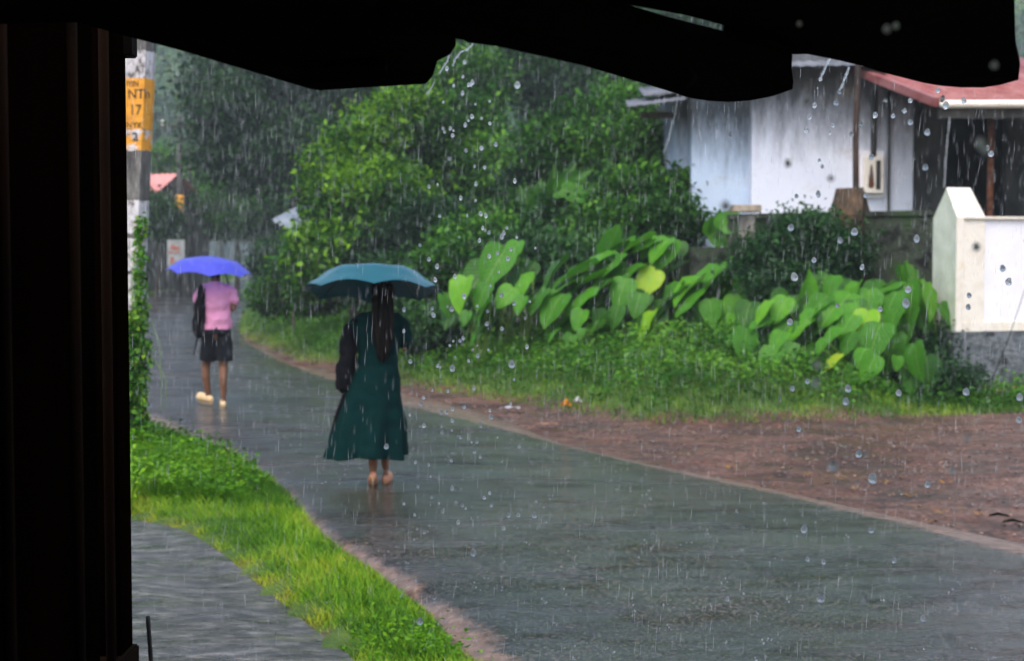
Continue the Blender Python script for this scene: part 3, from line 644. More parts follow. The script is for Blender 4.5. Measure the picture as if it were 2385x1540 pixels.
M_hb = wallmat('shaded_bluish_white_wall', (.50,.62,.78), (.58,.68,.82), (.03,.036,.04), .85, 2.25)  # darker blue base paints the shade of the set-back walls
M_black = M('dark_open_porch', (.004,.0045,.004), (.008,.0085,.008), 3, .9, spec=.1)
M_grey = M('grimy_plaster', (.035,.036,.034), (.085,.085,.08), 2.5, .85, .006, 20, (1,1,.4))
M_moss = M('mossy_black_wall', (.010,.013,.010), (.045,.055,.040), 4, .9, .02, 18, c3=(.03,.055,.02))
M_red = M('red_painted_roof', (.22,.06,.055), (.34,.14,.135), 3, .5, .004, 20, (1,.3,1))
M_asb = M('grey_cement_sheet', (.09,.10,.12), (.17,.18,.21), 3, .7, .005, 20)
M_cream = M('cream_paint', (.70,.62,.50), (.84,.79,.70), 5, .55, .004, 30, c3=(.72,.60,.42), lo=.3, hi=.75)
M_white = M('white_paint', (.82,.80,.85), (.88,.87,.89), 2, .5, .003, 30)
M_pgreen = M('pale_green_paint', (.50,.55,.44), (.62,.66,.55), 4, .55, .003, 30)
H0 = Vector((at(1610, 500, 23).x, 23, 2.0))
house = thing('white_house', H0, 'white rain stained house with red porch roof behind the mossy wall', 'house')
def hp(name, mat, fn, parent=house, smooth=False):
    b_ = bmesh.new(); fn(b_); return obj(name, b_, mat, parent, smooth, H0)
X = lambda u, Y: at(u, 500, Y).x
Z = lambda v, Y: at(1192, v, Y).z
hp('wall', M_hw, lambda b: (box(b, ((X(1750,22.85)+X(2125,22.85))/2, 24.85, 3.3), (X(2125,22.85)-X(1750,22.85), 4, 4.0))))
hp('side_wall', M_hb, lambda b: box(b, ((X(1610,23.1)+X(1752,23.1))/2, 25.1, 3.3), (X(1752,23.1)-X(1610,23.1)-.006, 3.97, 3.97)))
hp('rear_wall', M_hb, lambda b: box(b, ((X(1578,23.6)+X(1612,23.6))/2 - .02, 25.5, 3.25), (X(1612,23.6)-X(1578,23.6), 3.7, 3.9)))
hp('porch_wall', M_grey, lambda b: box(b, ((X(2125,23)+X(2200,23))/2+.005, 24.9, 3.3), (X(2200,23)-X(2125,23), 3.8, 4.0)))
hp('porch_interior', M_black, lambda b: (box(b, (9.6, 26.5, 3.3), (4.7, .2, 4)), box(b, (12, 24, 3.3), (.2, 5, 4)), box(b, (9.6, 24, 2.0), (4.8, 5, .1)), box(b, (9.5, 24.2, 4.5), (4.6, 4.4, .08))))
hp('door_frame', M_grey, lambda b: (box(b, (X(2360,24), 24, 3.2), (.35, .2, 3.6))))
def corr(b, p00, p10, p01, n, amp, per, th=.012):
    """corrugated sheet: edge p00->p10 carries the waves, p01 sets the run"""
    p00, p10, p01 = Vector(p00), Vector(p10), Vector(p01); A = p10 - p00; B = p01 - p00; nn = A.cross(B).normalized()
    if nn.z < 0: nn = -nn
    m_ = max(8, int(A.length / per * 8)); rows_ = []
    for dz in (0, -th):
        for j in (0, 1):
            rows_.append([b.verts.new(p00 + A * (i / m_) + B * j + nn * (amp * math.sin(i / m_ * A.length / per * 6.283) + dz)) for i in range(m_ + 1)])
    t0, t1, u0, u1 = rows_
    for i in range(m_):
        b.faces.new((t0[i], t0[i+1], t1[i+1], t1[i])); b.faces.new((u0[i], u1[i], u1[i+1], u0[i+1]))
        b.faces.new((t0[i], u0[i], u0[i+1], t0[i+1])); b.faces.new((t1[i], t1[i+1], u1[i+1], u1[i]))
    b.faces.new((t0[0], t1[0], u1[0], u0[0])); b.faces.new((t0[-1], u0[-1], u1[-1], t1[-1]))
e0 = at(2183, 238, 19.6); e1 = at(2700, 238, 19.6); r0 = at(1925, 138, 24.2)
hp('porch_roof', M_red, lambda b: corr(b, (e0.x, e0.y, e0.z), (e1.x, e1.y, e1.z), (r0.x + .1, r0.y, r0.z + .05), 1, .022, .2), smooth=True)
hp('ridge', M_red, lambda b: (box(b, ((e0.x+r0.x)/2+.03, (e0.y+r0.y)/2, (e0.z+r0.z)/2-.0), (.09, math.hypot(r0.y-e0.y, r0.z-e0.z)*1.0, .12), M4=Matrix.Translation(((e0.x+r0.x)/2,(e0.y+r0.y)/2,(e0.z+r0.z)/2)) @ Matrix.Rotation(math.atan2(r0.x-e0.x, -(r0.y-e0.y))+math.pi, 4, 'Z') @ Matrix.Rotation(math.atan2(r0.z-e0.z, r0.y-e0.y), 4, 'X') @ Matrix.Translation((-(e0.x+r0.x)/2-.03, -(e0.y+r0.y)/2, -(e0.z+r0.z)/2)))))
hp('gutter', M_cream, lambda b: tube(b, [(e0.x + .05, 19.5, Z(243, 19.5)), (e1.x, 19.5, Z(243, 19.5) + .01)], [.055, .055], 12), smooth=True)
hp('fascia', M_grey, lambda b: box(b, ((e0.x+e1.x)/2+.05, 19.72, Z(262, 19.7)), (e1.x-e0.x, .04, .16)))
pm = at(1843, 156, 22.1); pn = at(2050, 142, 22.1); pr = at(1843, 108, 25)
hp('roof', M_asb, lambda b: corr(b, (X(1600,22.1), 22.1, pm.z - .02), (X(2125,22.1), 22.1, pm.z + .05), (X(1600,22.1), 27.2, pm.z + 1.2), 1, .008, .18), smooth=True)
lt = at(1462, 248, 22.6)
hp('lean_to_roof', M_asb, lambda b: (corr(b, (lt.x, 22.6, lt.z), (X(1600,22.6), 22.6, lt.z + .12), (lt.x + .1, 24.4, lt.z + .30), 1, .006, .15), corr(b, (X(1500,23.2), 23.3, Z(222,23.2)), (X(1640,23.2), 23.3, Z(205,23.2)), (X(1500,23.2)+.1, 25.5, Z(222,23.2)+.4), 1, .006, .15)), smooth=True)
hp('rafter', M_bark, lambda b: box(b, (X(1560,23.5), 23.9, lt.z + .0), (.9, .07, .1)))
mb = at(2036, 408, 22.7)
mbox = hp('meter_box', M_cream, lambda b: (box(b, (mb.x, 22.76, mb.z), (.30, .16, .58), bev=.012)))
hp('meter_board', M_white, lambda b: box(b, (mb.x - .06, 22.82, mb.z + .02), (.5, .05, .75)))
hp('meter_glass', M('dark_glass', (.03,.03,.03), rough=.2), lambda b: (box(b, (mb.x + .06, 22.675, mb.z), (.07, .012, .46))), mbox)
hp('rust_stain', M_rust, lambda b: tube(b, [(mb.x - .05, 22.678, mb.z - .17), (mb.x - .05, 22.678, mb.z - .04), (mb.x - .05, 22.678, mb.z + .15)], [.05, .04, .012], 10, .12), mbox)
hp('conduit', M_grey, lambda b: tube(b, [(X(2034,22.75), 22.79, mb.z + .3), (X(2034,22.75), 22.79, Z(215,22.8))], [.045, .045], 8), smooth=True)
hp('drain_pipe', M_grey, lambda b: tube(b, [(X(2071,22.75), 22.78, 1.6), (X(2069,22.75), 22.78, Z(215,22.8))], [.024, .024], 8), smooth=True)
# rusty porch post and dark timber pole: standing on their own
b_ = bmesh.new(); p0 = at(2303, 500, 20.2); tube(b_, [(p0.x, 20.2, 0.9), (p0.x + .02, 20.2, Z(252, 20.2))], [.05, .045], 10)
hp('porch_post', M_rust, lambda b: tube(b, [(p0.x, 20.2, .6), (p0.x + .02, 20.2, Z(252, 20.2))], [.05, .045], 10), smooth=True); b_.free()
b_ = bmesh.new(); tube(b_, [(X(1992,20.4), 20.4, .3), (X(1994,20.4), 20.4, 2.5), (X(1991,20.4), 20.4, 3.5), (X(1995,20.4), 20.4, Z(120,20.4))], [.055,.05,.045,.04], 8)
pole_dark = tag(obj('timber_pole', b_, M('wet_dark_wood', (.02,.014,.011), (.055,.03,.02), 8, .6, .006, 30, (1,1,.2)), None, True, (X(1992,20.4), 20.4, .3)), 'thin dark wooden pole rising from behind the mossy pointed pillar to the roof', 'pole')
# plot retaining body under the house
b_ = bmesh.new(); box(b_, (9.2, 25, .9), (13.2, 8.6, 2.2)); tag(obj('house_plinth', b_, M_moss, None, False, None), 'dark earth filled plinth under the white house', 'plinth')

# mossy compound wall with pointed pillar and small concrete pillar
wa = at(1700, 480, 21.2); wb = at(2180, 505, 19.6)
cw = thing('compound_wall', ((wa.x+wb.x)/2, (wa.y+wb.y)/2, 1.0), 'blackened mossy compound wall between the shrubs and the white house', 'wall')
org = Vector(cw.location); L_ = (wb - wa).length; az = math.atan2(wb.y - wa.y, wb.x - wa.x)
def cwp(name, mat, fn): b_ = bmesh.new(); fn(b_); return obj(name, b_, mat, cw, False, org)
cwp('wall_panel', M_moss, lambda b: box(b, ((wa.x+wb.x)/2, (wa.y+wb.y)/2, 1.2), (L_, .15, 2.45), az))
cwp('coping', M_moss, lambda b: box(b, ((wa.x+wb.x)/2, (wa.y+wb.y)/2, 2.455), (L_, .22, .07), az))
def pointed(bm, c, w_, d_, z0, z1, z2, rz):
    """post with a ridge running along its width"""
    m4 = Matrix.Translation(Vector((c[0], c[1], 0))) @ Matrix.Rotation(rz, 4, 'Z')
    pts = [(-w_/2,-d_/2,z0),(w_/2,-d_/2,z0),(w_/2,d_/2,z0),(-w_/2,d_/2,z0),(-w_/2,-d_/2,z1),(w_/2,-d_/2,z1),(w_/2,d_/2,z1),(-w_/2,d_/2,z1),(-w_/2*.92,0,z2),(w_/2*.78,0,z2+.005)]
    v = [bm.verts.new(m4 @ Vector(p)) for p in pts]
    for f in ((3,2,1,0),(0,1,5,4),(2,3,7,6),(1,2,6,9,5),(3,0,4,8,7),(4,5,9,8),(6,7,8,9)): bm.faces.new([v[i] for i in f])
pc = at(1985, 470, 20.0)
cwp('pointed_pillar', M('mossy_brown_plaster', (.025,.022,.015), (.10,.06,.035), 5, .9, .01, 20, (1,1,.3)), lambda b: pointed(b, (pc.x, 20.1), .47, .42, .4, Z(500,20), Z(437,20), az))
pq = at(1733, 480, 20.6)
sp_ = thing('concrete_pillar', (pq.x, 20.55, .9), 'short weathered concrete pillar with a flat cap standing in the shrubs', 'pillar')
b_ = bmesh.new(); box(b_, (pq.x + .03, 20.55, 1.5), (.2, .2, 1.9), .1, .01); obj('shaft', b_, M('weathered_concrete', (.15,.14,.12), (.42,.38,.34), 6, .85, .01, 25, (1,1,.3)), sp_, False, (pq.x, 20.55, .9))
b_ = bmesh.new(); box(b_, (pq.x, 20.5, 2.545), (.4, .34, .1), .1, .012); obj('cap', b_, M('weathered_cap', (.18,.15,.11), (.46,.38,.29), 6, .85, .01, 25), sp_, False, (pq.x, 20.55, .9))

# white gate wall with pointed cream post on a stone base
q0 = at(2225, 770, 18.5); rzw = R(13)
gw = thing('gate_wall', (q0.x, q0.y, 0), 'white painted wall with pointed cream end post on a rough grey stone base', 'wall')
Mw = Matrix.Translation((q0.x, q0.y, 0)) @ Matrix.Rotation(rzw, 4, 'Z')
org = Vector((q0.x, q0.y, 0)); zb, zt, za = Z(772, 18.5), Z(505, 18.5), Z(438, 18.7)
def gp(name, mat, fn, par=None): b_ = bmesh.new(); fn(b_); return obj(name, b_, mat, par or gw, False, org)
gp('end_post', M_pgreen, lambda b: (pointed(b, tuple((Mw @ Vector((.20, .30, 0))).xy), .40, .6, zb - .02, zt, za, rzw)))
gp('cap_plaster', M_cream, lambda b: [b.faces.new([b.verts.new(Mw @ Vector(p)) for p in q]) for q in
   [[(-.004,-.006,zt),(.404,-.006,zt),(.36,.296,za+.012),(.012,.296,za+.012)], [(-.004,-.006,zt),(.404,-.006,zt),(.404,-.004,zb),(-.004,-.004,zb)]]])
gp('panel', M_white, lambda b: box(b, (2.45, .08, (zb+zt)/2), (4.7, .14, zt-zb-.05), M4=Mw))
gp('coping', M_cream, lambda b: (box(b, (2.46, .06, zt - .012), (4.74, .2, .035), bev=.006, M4=Mw), box(b, (.045, -.004, (zb+zt)/2), (.09, .022, zt-zb), M4=Mw), box(b, (2.45, -.001, zb+.06), (4.7, .02, .12), M4=Mw)))
def rough_base(b):
    box(b, (2.4, .17, zb/2 - .06), (4.9, .44, zb + .1), M4=Mw)
    bmesh.ops.subdivide_edges(b, edges=b.edges[:], cuts=14, use_grid_fill=True)
    for v in b.verts: v.co += Vector((0, noise.noise(v.co * 3) * .05, noise.noise(v.co * 2.3 + Vector((3, 1, 2))) * .015))
gp('stone_base', M('rough_grey_stone', (.03,.034,.038), (.17,.185,.20), 4, .8, .03, 12, c3=(.09,.10,.11)), rough_base)
b_ = bmesh.new(); pw = gnd(2290, 935); tube(b_, [pw, at(2345, 800, 17.7), at(2392, 660, 17.3)], [.006,.005,.004], 6); tag(obj('bent_wire', b_, M_dwood, None, True), 'thin black wire leaning against the base of the white wall', 'wire')
for (u0_,v0_,u1_,v1_,lab) in [(2310,905,2385,925,'brown dead branch lying in the weeds below the white wall'), (2340,880,2385,912,'short reddish stick above the dead branch')]:
    b_ = bmesh.new(); a_ = gnd(u0_, v0_ + 20); c_ = a_ + Vector((.6, .1, .05)); tube(b_, [a_ + Vector((0,0,.05)), a_.lerp(c_, .5) + Vector((0,0,.1)), c_ + Vector((0,0,.06))], [.02,.018,.008], 6); tag(obj('dead_branch', b_, M('dry_bark', (.16,.08,.04), (.28,.16,.09), 8, .8), None, True), lab, 'branch')

# ------------------------------------------------------------------ far left: house, poles, fence, board, shed
def simple_house(name, label, c, size, rz, hwall, hroof, mw, mr, over=.4):
    t = thing(name, c, label, 'house', None, rz); lx, ly = size
    b = bmesh.new(); box(b, (0, 0, hwall/2), (lx, ly, hwall)); obj('wall', b, mw, t)
    b = bmesh.new(); corr(b, (-lx/2-over, -ly/2-over, hwall-.05), (lx/2+over, -ly/2-over, hwall-.05), (-lx/2-over, 0, hwall+hroof), 1, .03, .3)
    corr(b, (-lx/2-over, ly/2+over, hwall-.05), (lx/2+over, ly/2+over, hwall-.05), (-lx/2-over, 0, hwall+hroof), 1, .03, .3); obj('roof', b, mr, t)
    for s in (-1, 1):
        b = bmesh.new(); box(b, (s * lx * .25, -ly/2 - .01, hwall * .55), (.9, .06, 1.0)); fr = obj('window', b, M_grey, t)
    b = bmesh.new(); box(b, (0, -ly/2 - .01, 1.0), (.9, .06, 2.0)); obj('door', b, M_dwood, t)
    return t
M_pink = M('pink_faded_roof', (.55,.22,.21), (.68,.30,.28), 1.5, .7)
ph = at(330, 480, 60)
simple_house('roadside_house', 'small house with a faded pink roof far down the road', (ph.x - 1.2, 62, float(g(ph.x, 62)) - .1), (5, 5, ), R(-25), 3.3, 1.7, M_grey, M_pink)
sh = at(668, 520, 40)
shed = thing('shed', (sh.x + 1.3, 41.5, float(g(sh.x + 1, 41))), 'shed with a grey corrugated roof showing between the dark trees', 'shed')
so = Vector(shed.location)
b = bmesh.new(); box(b, (so.x, 41.6, so.z + .5), (2.4, 2.0, 3.0)); obj('wall', b, M_grey, shed, False, so)
c1, c2, c3 = at(632, 512, 36.5), at(682, 537, 35.4), at(700, 478, 38)
b = bmesh.new(); corr(b, c1, c2, c1 + (c3 - c1) * 1.3, 1, .035, .34, .02); obj('roof', b, M('blue_grey_sheet', (.15,.18,.22), (.24,.28,.33), 2, .5), shed, True, so)
# far utility poles
def upole(u, vt, Y, rad, label, arm=True, sign=False):
    x = at(u, 500, Y).x; z0 = float(g(x, Y)) - .1; zt_ = Z(vt, Y)
    t = thing('utility_pole', (x, Y, z0), label, 'pole', 'far utility poles')
    o_ = Vector((x, Y, z0)); b = bmesh.new(); tube(b, [(x, Y, z0), (x + .05, Y, zt_)], [rad, rad * .6], 8, round_ends=False); obj('shaft', b, M_grey, t, True, o_)
    if arm:
        b = bmesh.new(); box(b, (x + .05, Y, zt_ - .4), (1.6, .1, .1)); obj('crossarm', b, M_grey, t, False, o_)
        for s in (-.7, 0, .7):
            b = bmesh.new(); tube(b, [(x + .05 + s, Y, zt_ - .34), (x + .05 + s, Y, zt_ - .15)], [.05, .04], 8); obj('insulator', b, M_cream, t, True, o_)
    if sign:
        b = bmesh.new(); tube(b, [(x + .02, Y, Z(500, Y)), (x + .02, Y, Z(455, Y))], [rad * 1.06, rad * 1.03], 10, round_ends=False); obj('yellow_band', b, M_yel0, t, True, o_)
    return o_, zt_
M_yel0 = M('yellow_pole_paint', (.60,.25,.02), (.70,.33,.03), 3, .6)
upole(418, 272, 58, .17, 'tall far utility pole with a crossarm and a yellow painted band', True, True)
upole(440, 385, 62, .12, 'shorter thin utility pole just right of the tall far pole', False)
upole(466, 300, 72, .15, 'faint distant pole under the edge of the broad tree', False)
# board and fences
pb = at(410, 590, 50); zb_ = float(g(pb.x, 50))
sb = thing('notice_board', (pb.x, 50, zb_), 'faded white notice board with worn red lettering beyond the blue umbrella', 'sign')
so = Vector(sb.location); b = bmesh.new(); box(b, (pb.x, 50, Z(590, 50)), (.62, .05, .95), bev=.01); obj('panel', b, M('faded_board', (.24,.26,.26), (.36,.38,.38), 3, .6), sb, False, so)
for (du, dv, wd, hh) in [(-8, -14, .13, .16), (2, -12, .2, .12), (-4, -2, .4, .05), (-9, 16, .12, .2), (5, 20, .15, .05)]:
    b = bmesh.new(); p = at(410 + du, 590 + dv, 50); box(b, (p.x, 49.965, p.z), (wd, .02, hh)); obj('lettering', b, M('worn_red_paint', (.35,.10,.08), (.45,.2,.17), 9, .6), sb, False, so)
for s in (-.25, .25):
    b = bmesh.new(); box(b, (pb.x + s, 50.06, (zb_ + Z(600, 50)) / 2), (.05, .05, Z(590, 50) - zb_ + .3)); obj('post', b, M_grey, sb, False, so)
f0 = (-14.0, 54.5); f1 = (-24, 50)
b = bmesh.new(); box(b, (-19, 53, 1.0 + .5), (9, .2, 1.9), R(10)); tag(obj('roadside_wall', b, M('grey_plaster_wall', (.13,.135,.14), (.24,.25,.26), 2, .85, .01, 10), None, False, (-19, 53, .9)), 'plain grey roadside wall behind the notice board', 'wall')
ff = thing('sheet_fence', (-16.5, 82, 1.2), 'blue grey sheet metal fence across the end of the road', 'fence'); so = Vector(ff.location)
b = bmesh.new(); corr(b, (-23, 82, .9), (-9, 84, .9), (-23, 82, 3.1), 1, .04, .4); obj('sheet_panel', b, M('blue_grey_paint', (.08,.11,.125), (.13,.165,.18), 1.2, .6), ff, False, so)
for i in range(8):
    b = bmesh.new(); box(b, (-22.6 + i * 1.9, 81.8 + i * .27, 2.0), (.14, .14, 2.5)); obj('fence_post', b, M_grey, ff, False, so)

# ------------------------------------------------------------------ near pole with painted number and vines
PY = 13.2
def pole_material():
    m, nt, b = newmat('weathered_painted_pole'); v = coords(nt); sx = N(nt, 'SeparateXYZ'); nt.links.new(coords(nt), sx.inputs[0]); z = sx.outputs[2]
    conc = ramp(nt, noi(nt, coords(nt, (1, 1, .25)), 9, 6, .75), [(.35, (.035,.032,.03)), (.55, (.13,.12,.11)), (.7, (.32,.31,.30))])
    whit = ramp(nt, noi(nt, coords(nt, (1, 1, .6)), 13, 7, .8), [(.40, (.07,.055,.05)), (.47, (.45,.42,.42)), (.6, (.70,.68,.71))])
    yel = ramp(nt, noi(nt, v, 7, 6, .75), [(.25, (.30,.13,.02)), (.4, (.70,.28,.012)), (.65, (.83,.37,.02))])
    jag = math_(nt, 'MULTIPLY', math_(nt, 'SUBTRACT', noi(nt, v, 14, 4, .7), .5), .08)
    zz = math_(nt, 'ADD', z, jag)
    def band(lo, hi, q=None):
        q = q if q is not None else zz
        return math_(nt, 'MULTIPLY', math_(nt, 'GREATER_THAN', q, lo), math_(nt, 'LESS_THAN', q, hi))
    c = conc
    zl = lambda vv: Z(vv, PY)
    for a, b2 in ((182, 118), (544, 467), (632, 556), (722, 640)): c = mixc(nt, band(zl(a), zl(b2)), c, whit)
    c = mixc(nt, band(zl(350), zl(300)), c, mixc(nt, ramp(nt, noi(nt, v, 11, 5, .7), [(.48, (0,0,0)), (.56, (1,1,1))]), yel, whit))
    c = mixc(nt, math_(nt, 'MULTIPLY', math_(nt, 'GREATER_THAN', z, zl(300)), math_(nt, 'LESS_THAN', z, zl(182))), c, yel)
    nt.links.new(c, b.inputs['Base Color']); b.inputs['Roughness'].default_value = .55
    nt.links.new(bumpn(nt, noi(nt, v, 22, 5, .7), .01), b.inputs['Normal']); return m
pt = at(352, 95, PY); pbm = at(322, 760, PY); dirp = (pt - pbm) / (pt.z - pbm.z)
def pole_r(z): q = pbm + dirp * (z - pbm.z); return q.x      # right edge x at height z
pw_ = .30
np_ = thing('roadside_pole', (pole_r(0) - pw_/2, PY, 0), 'weathered square concrete pole with a yellow painted number panel and climbing vine', 'pole'); po = Vector(np_.location)
b = bmesh.new(); zs = [-.2, 1, 2, 3, 4, 5.4]; rows_ = []
for z in zs:
    xr = pole_r(z); wdt = pw_ * (1.0)
    rows_.append([b.verts.new((xr - wdt, PY, z)), b.verts.new((xr - .045, PY, z)), b.verts.new((xr, PY + .10, z)), b.verts.new((xr, PY + .2, z)), b.verts.new((xr - wdt, PY + .2, z))])
for a_, c_ in zip(rows_[:-1], rows_[1:]):
    for k in range(5): b.faces.new((a_[k], a_[(k+1) % 5], c_[(k+1) % 5], c_[k]))
b.faces.new(rows_[0]); b.faces.new(rows_[-1])
shaft = obj('shaft', b, None, np_, False, None)
shaft.data.materials.append(pole_material()); shaft.matrix_parent_inverse = Matrix.Translation(-po)
M_blk = M('black_lettering_paint', (.012,.012,.012), (.05,.04,.03), 30, .6)
def text(s, u, v, hpx, parent, Y, tilt=0, squeeze=1.0):
    cu = bpy.data.curves.new('t', 'FONT'); cu.body = s; cu.extrude = .001; cu.align_x = 'LEFT'; cu.offset = .004
    o = bpy.data.objects.new('t', cu); TMP.collection.objects.link(o); TMP.view_layers[0].update(); dg = TMP.view_layers[0].depsgraph
    me = bpy.data.meshes.new_from_object(o.evaluated_get(dg)); bpy.data.objects.remove(o)
    p = at(u, v, Y); k = Y / F * hpx / .72
    me.transform(Matrix.Translation(p) @ Matrix.Rotation(tilt, 4, 'Y') @ Matrix.Rotation(math.pi/2, 4, 'X') @ Matrix.Diagonal((k * squeeze, k, 1, 1)))
    return link('lettering', me, M_blk, parent)
for s, u, v, h_, sq in [('IYIN', 294, 201, 13, .85), ('NTh', 297, 229, 22, .92), ('17', 301, 267, 24, .85), ('NYK', 294, 298, 14, .95), ('2', 307, 328, 20, 1.1), (':', 343, 268, 18, .8)]:
    text(s, u, v, h_, shaft, PY - .003, 0, sq)
for c in shaft.children: c.matrix_parent_inverse = Matrix.Translation(po) if False else Matrix.Identity(4)
# vine: stems and leaves climbing the right side of the pole
vb = Vector((pole_r(0), PY, 0)); vine = thing('climbing_vine', vb, 'leafy green vine climbing the weathered pole beside the shutter', 'vine')
C = []; 
for i in range(1500):
    t_ = rng.random() ** 1.25; z = -.05 + t_ * 2.25; wv = .06 + .22 * (1 - t_) ** .7 + .05 * math.sin(z * 9)
    xo = (rng.random() - .15) * (.05 + .10 * max(0, 2.05 - z)) if z > 1.22 else (rng.random() - .72) * wv * 1.9 + .03
    if z > 1.22 and rng.random() < .72: continue
    C.append((pole_r(z) + xo, PY - .06 - rng.random() * .14, z))
C = np.array(C); C = np.repeat(C, 3, 0); NV = len(C); C = C + rng.normal(size=(NV, 3)) * .018
D = unit(np.column_stack([rng.normal(size=NV) * .7 + .15, -np.abs(rng.normal(size=NV)) * .7, rng.normal(size=NV) * .5 - .4]))
L = .055 * (.5 + rng.random(NV)); tv = np.clip(.35 + .28 * rng.normal(size=NV) + .12 * (C[:, 2] > 1.2), 0, 1)
V, Fc, ti = leaves(C, D, L, L * .62, tv); npmesh('foliage', V - np.array(vb), Fc, ML['vine'], vine, ti)
b = bmesh.new()
for k in range(6):
    pts = [Vector((pole_r(z) - .02 + .05 * math.sin(z * 3 + k * 1.7), PY - .03 - .01 * k, z)) for z in np.linspace(-.05, 2.1 - .2 * k, 9)]; tube(b, pts, .006, 5)
for u_, v0_, v1_ in ((372, 800, 960), (385, 880, 950)):   # loose tendrils
    tube(b, [at(350, v0_ - 60, PY - .1), at(u_, v0_, PY - .15), at(u_ + 4, v1_, PY - .15)], .003, 4)
obj('stems', b, M_stem, vine, True, vb)

# ------------------------------------------------------------------ shelter the picture is taken from
K_ = 1.02; S_ = .30          # roof plane z = CAMZ + K - S*y
def onroof(u, v, dn=0):
    d = ray(u, v); t = (K_ - dn) / (d.z + S_ * d.y); return Vector((d.x * t, d.y * t, CAMZ + d.z * t))
shel = thing('roadside_shelter', (-.8, 1, 0), 'pitch dark shelter of steel shutter and broken roof sheets framing the view', 'shelter'); so = Vector(shel.location)
nrm = Vector((0, S_, 1)).normalized()
def slab(name, px, back, dn, th, mat=M_dark):
    P = [onroof(u, v, dn) for u, v in px] + [Vector((x, y, CAMZ + K_ - dn - S_ * y)) for x, y in back]
    b = bmesh.new(); lo_ = [b.verts.new(p) for p in P]; hi_ = [b.verts.new(p + nrm * th) for p in P]; n = len(P)
    for i in range(n): b.faces.new((lo_[i], lo_[(i+1) % n], hi_[(i+1) % n], hi_[i]))
    f1_ = b.faces.new(lo_[::-1]); f2_ = b.faces.new(hi_); bmesh.ops.triangulate(b, faces=[f1_, f2_])
    return obj(name, b, mat, shel, False, so)
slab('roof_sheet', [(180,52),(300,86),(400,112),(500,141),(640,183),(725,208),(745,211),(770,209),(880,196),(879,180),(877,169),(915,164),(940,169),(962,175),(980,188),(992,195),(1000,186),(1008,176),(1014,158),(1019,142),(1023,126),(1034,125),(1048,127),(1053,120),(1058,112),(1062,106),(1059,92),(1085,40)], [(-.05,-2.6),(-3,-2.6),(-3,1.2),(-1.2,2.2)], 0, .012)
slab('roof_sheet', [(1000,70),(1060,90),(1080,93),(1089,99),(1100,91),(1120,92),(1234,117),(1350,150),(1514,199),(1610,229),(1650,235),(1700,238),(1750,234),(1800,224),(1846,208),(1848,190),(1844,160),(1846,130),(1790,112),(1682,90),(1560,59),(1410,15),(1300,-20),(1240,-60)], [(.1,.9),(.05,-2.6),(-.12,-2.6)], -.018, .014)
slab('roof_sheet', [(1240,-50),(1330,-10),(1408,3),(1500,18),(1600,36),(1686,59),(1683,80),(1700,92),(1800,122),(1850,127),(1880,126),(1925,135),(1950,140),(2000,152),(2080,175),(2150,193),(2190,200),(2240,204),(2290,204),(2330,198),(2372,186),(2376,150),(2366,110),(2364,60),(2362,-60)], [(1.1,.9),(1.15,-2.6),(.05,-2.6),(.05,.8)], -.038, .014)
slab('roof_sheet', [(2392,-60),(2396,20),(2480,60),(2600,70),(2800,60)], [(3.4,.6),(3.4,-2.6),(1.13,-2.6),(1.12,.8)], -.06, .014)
# battens under the sheets, eave timber
for (ua, va, ub, vb_, nm) in [(120,-16,730,176,'batten'), (700,168,880,158,'batten'), (900,20,1600,180,'batten')]:
    b = bmesh.new(); tube(b, [onroof(ua, va, .03), onroof(ub, vb_, .03)], [.018, .018], 4); obj(nm, b, M_dwood, shel, False, so)
for x in (-2.2, -1.3, -.35, .55, 1.5):
    b = bmesh.new(); y0, y1 = -2.5, 1.2; zc = lambda y: CAMZ + K_ - S_ * y - .09
    P = [Vector((x, y0, zc(y0))), Vector((x, y1, zc(y1)))]; tube(b, P, [.045, .045], 4); obj('rafter', b, M_dwood, shel, False, so)
# left shutter wall: panels with folded ribs, corner post, bottom rail
xw = lambda u, y: (u - 1192.5) / F * y
XW = -.83
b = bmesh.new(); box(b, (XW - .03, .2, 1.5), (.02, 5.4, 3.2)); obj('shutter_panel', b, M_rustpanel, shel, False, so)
b = bmesh.new()
for u in (-1500, -900, -550, -280, -120, 28, 190, 262):
    y = XW * F / (u - 1192.5); tube(b, [(XW - .012, y, 0), (XW - .012, y, 3.0)], [.011, .011], 8, round_ends=False)
obj('shutter_rib', b, M_ribs, shel, True, so)
b = bmesh.new(); yc = XW * F / (300 - 1192.5); box(b, (XW - .035, yc - .05, 1.35), (.07, .1, 2.75), bev=.004); obj('corner_post', b, M_rustpanel, shel, False, so)
b = bmesh.new(); zr = at(300, 1500, yc).z; box(b, (XW - .03, yc - .07, zr - .35), (.085, .15, .7), bev=.004); obj('post_base', b, M_ribs, shel, False, so)
b = bmesh.new(); zk = at(300, 132, yc).z; box(b, (XW + .00, yc + .005, zk + .1), (.035, .05, .2), bev=.003); obj('bracket', b, M_dwood, shel, False, so)
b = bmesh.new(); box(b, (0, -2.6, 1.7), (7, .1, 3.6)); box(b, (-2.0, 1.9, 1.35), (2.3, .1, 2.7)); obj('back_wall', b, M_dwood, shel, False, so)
b = bmesh.new(); pr0 = at(344, 1435, 3.1); pr1 = at(353, 1560, 3.1); d_ = (pr1 - pr0); pe = pr0 + d_ * ((.0 - pr0.z) / d_.z)
m, nt, bs = newmat('ribbed_iron'); bs.inputs['Base Color'].default_value = (.015,.014,.013,1); bs.inputs['Roughness'].default_value = .6
tube(b, [pr0 + d_ * (t_ / 60 * ((.0 - pr0.z) / d_.z)) for t_ in range(61)], [.0047 + .0006 * (i % 2) for i in range(61)], 8, round_ends=False); tag(obj('iron_rod', b, m, None, True), 'short black iron rod standing upright in the wet driveway by the shutter', 'rod')

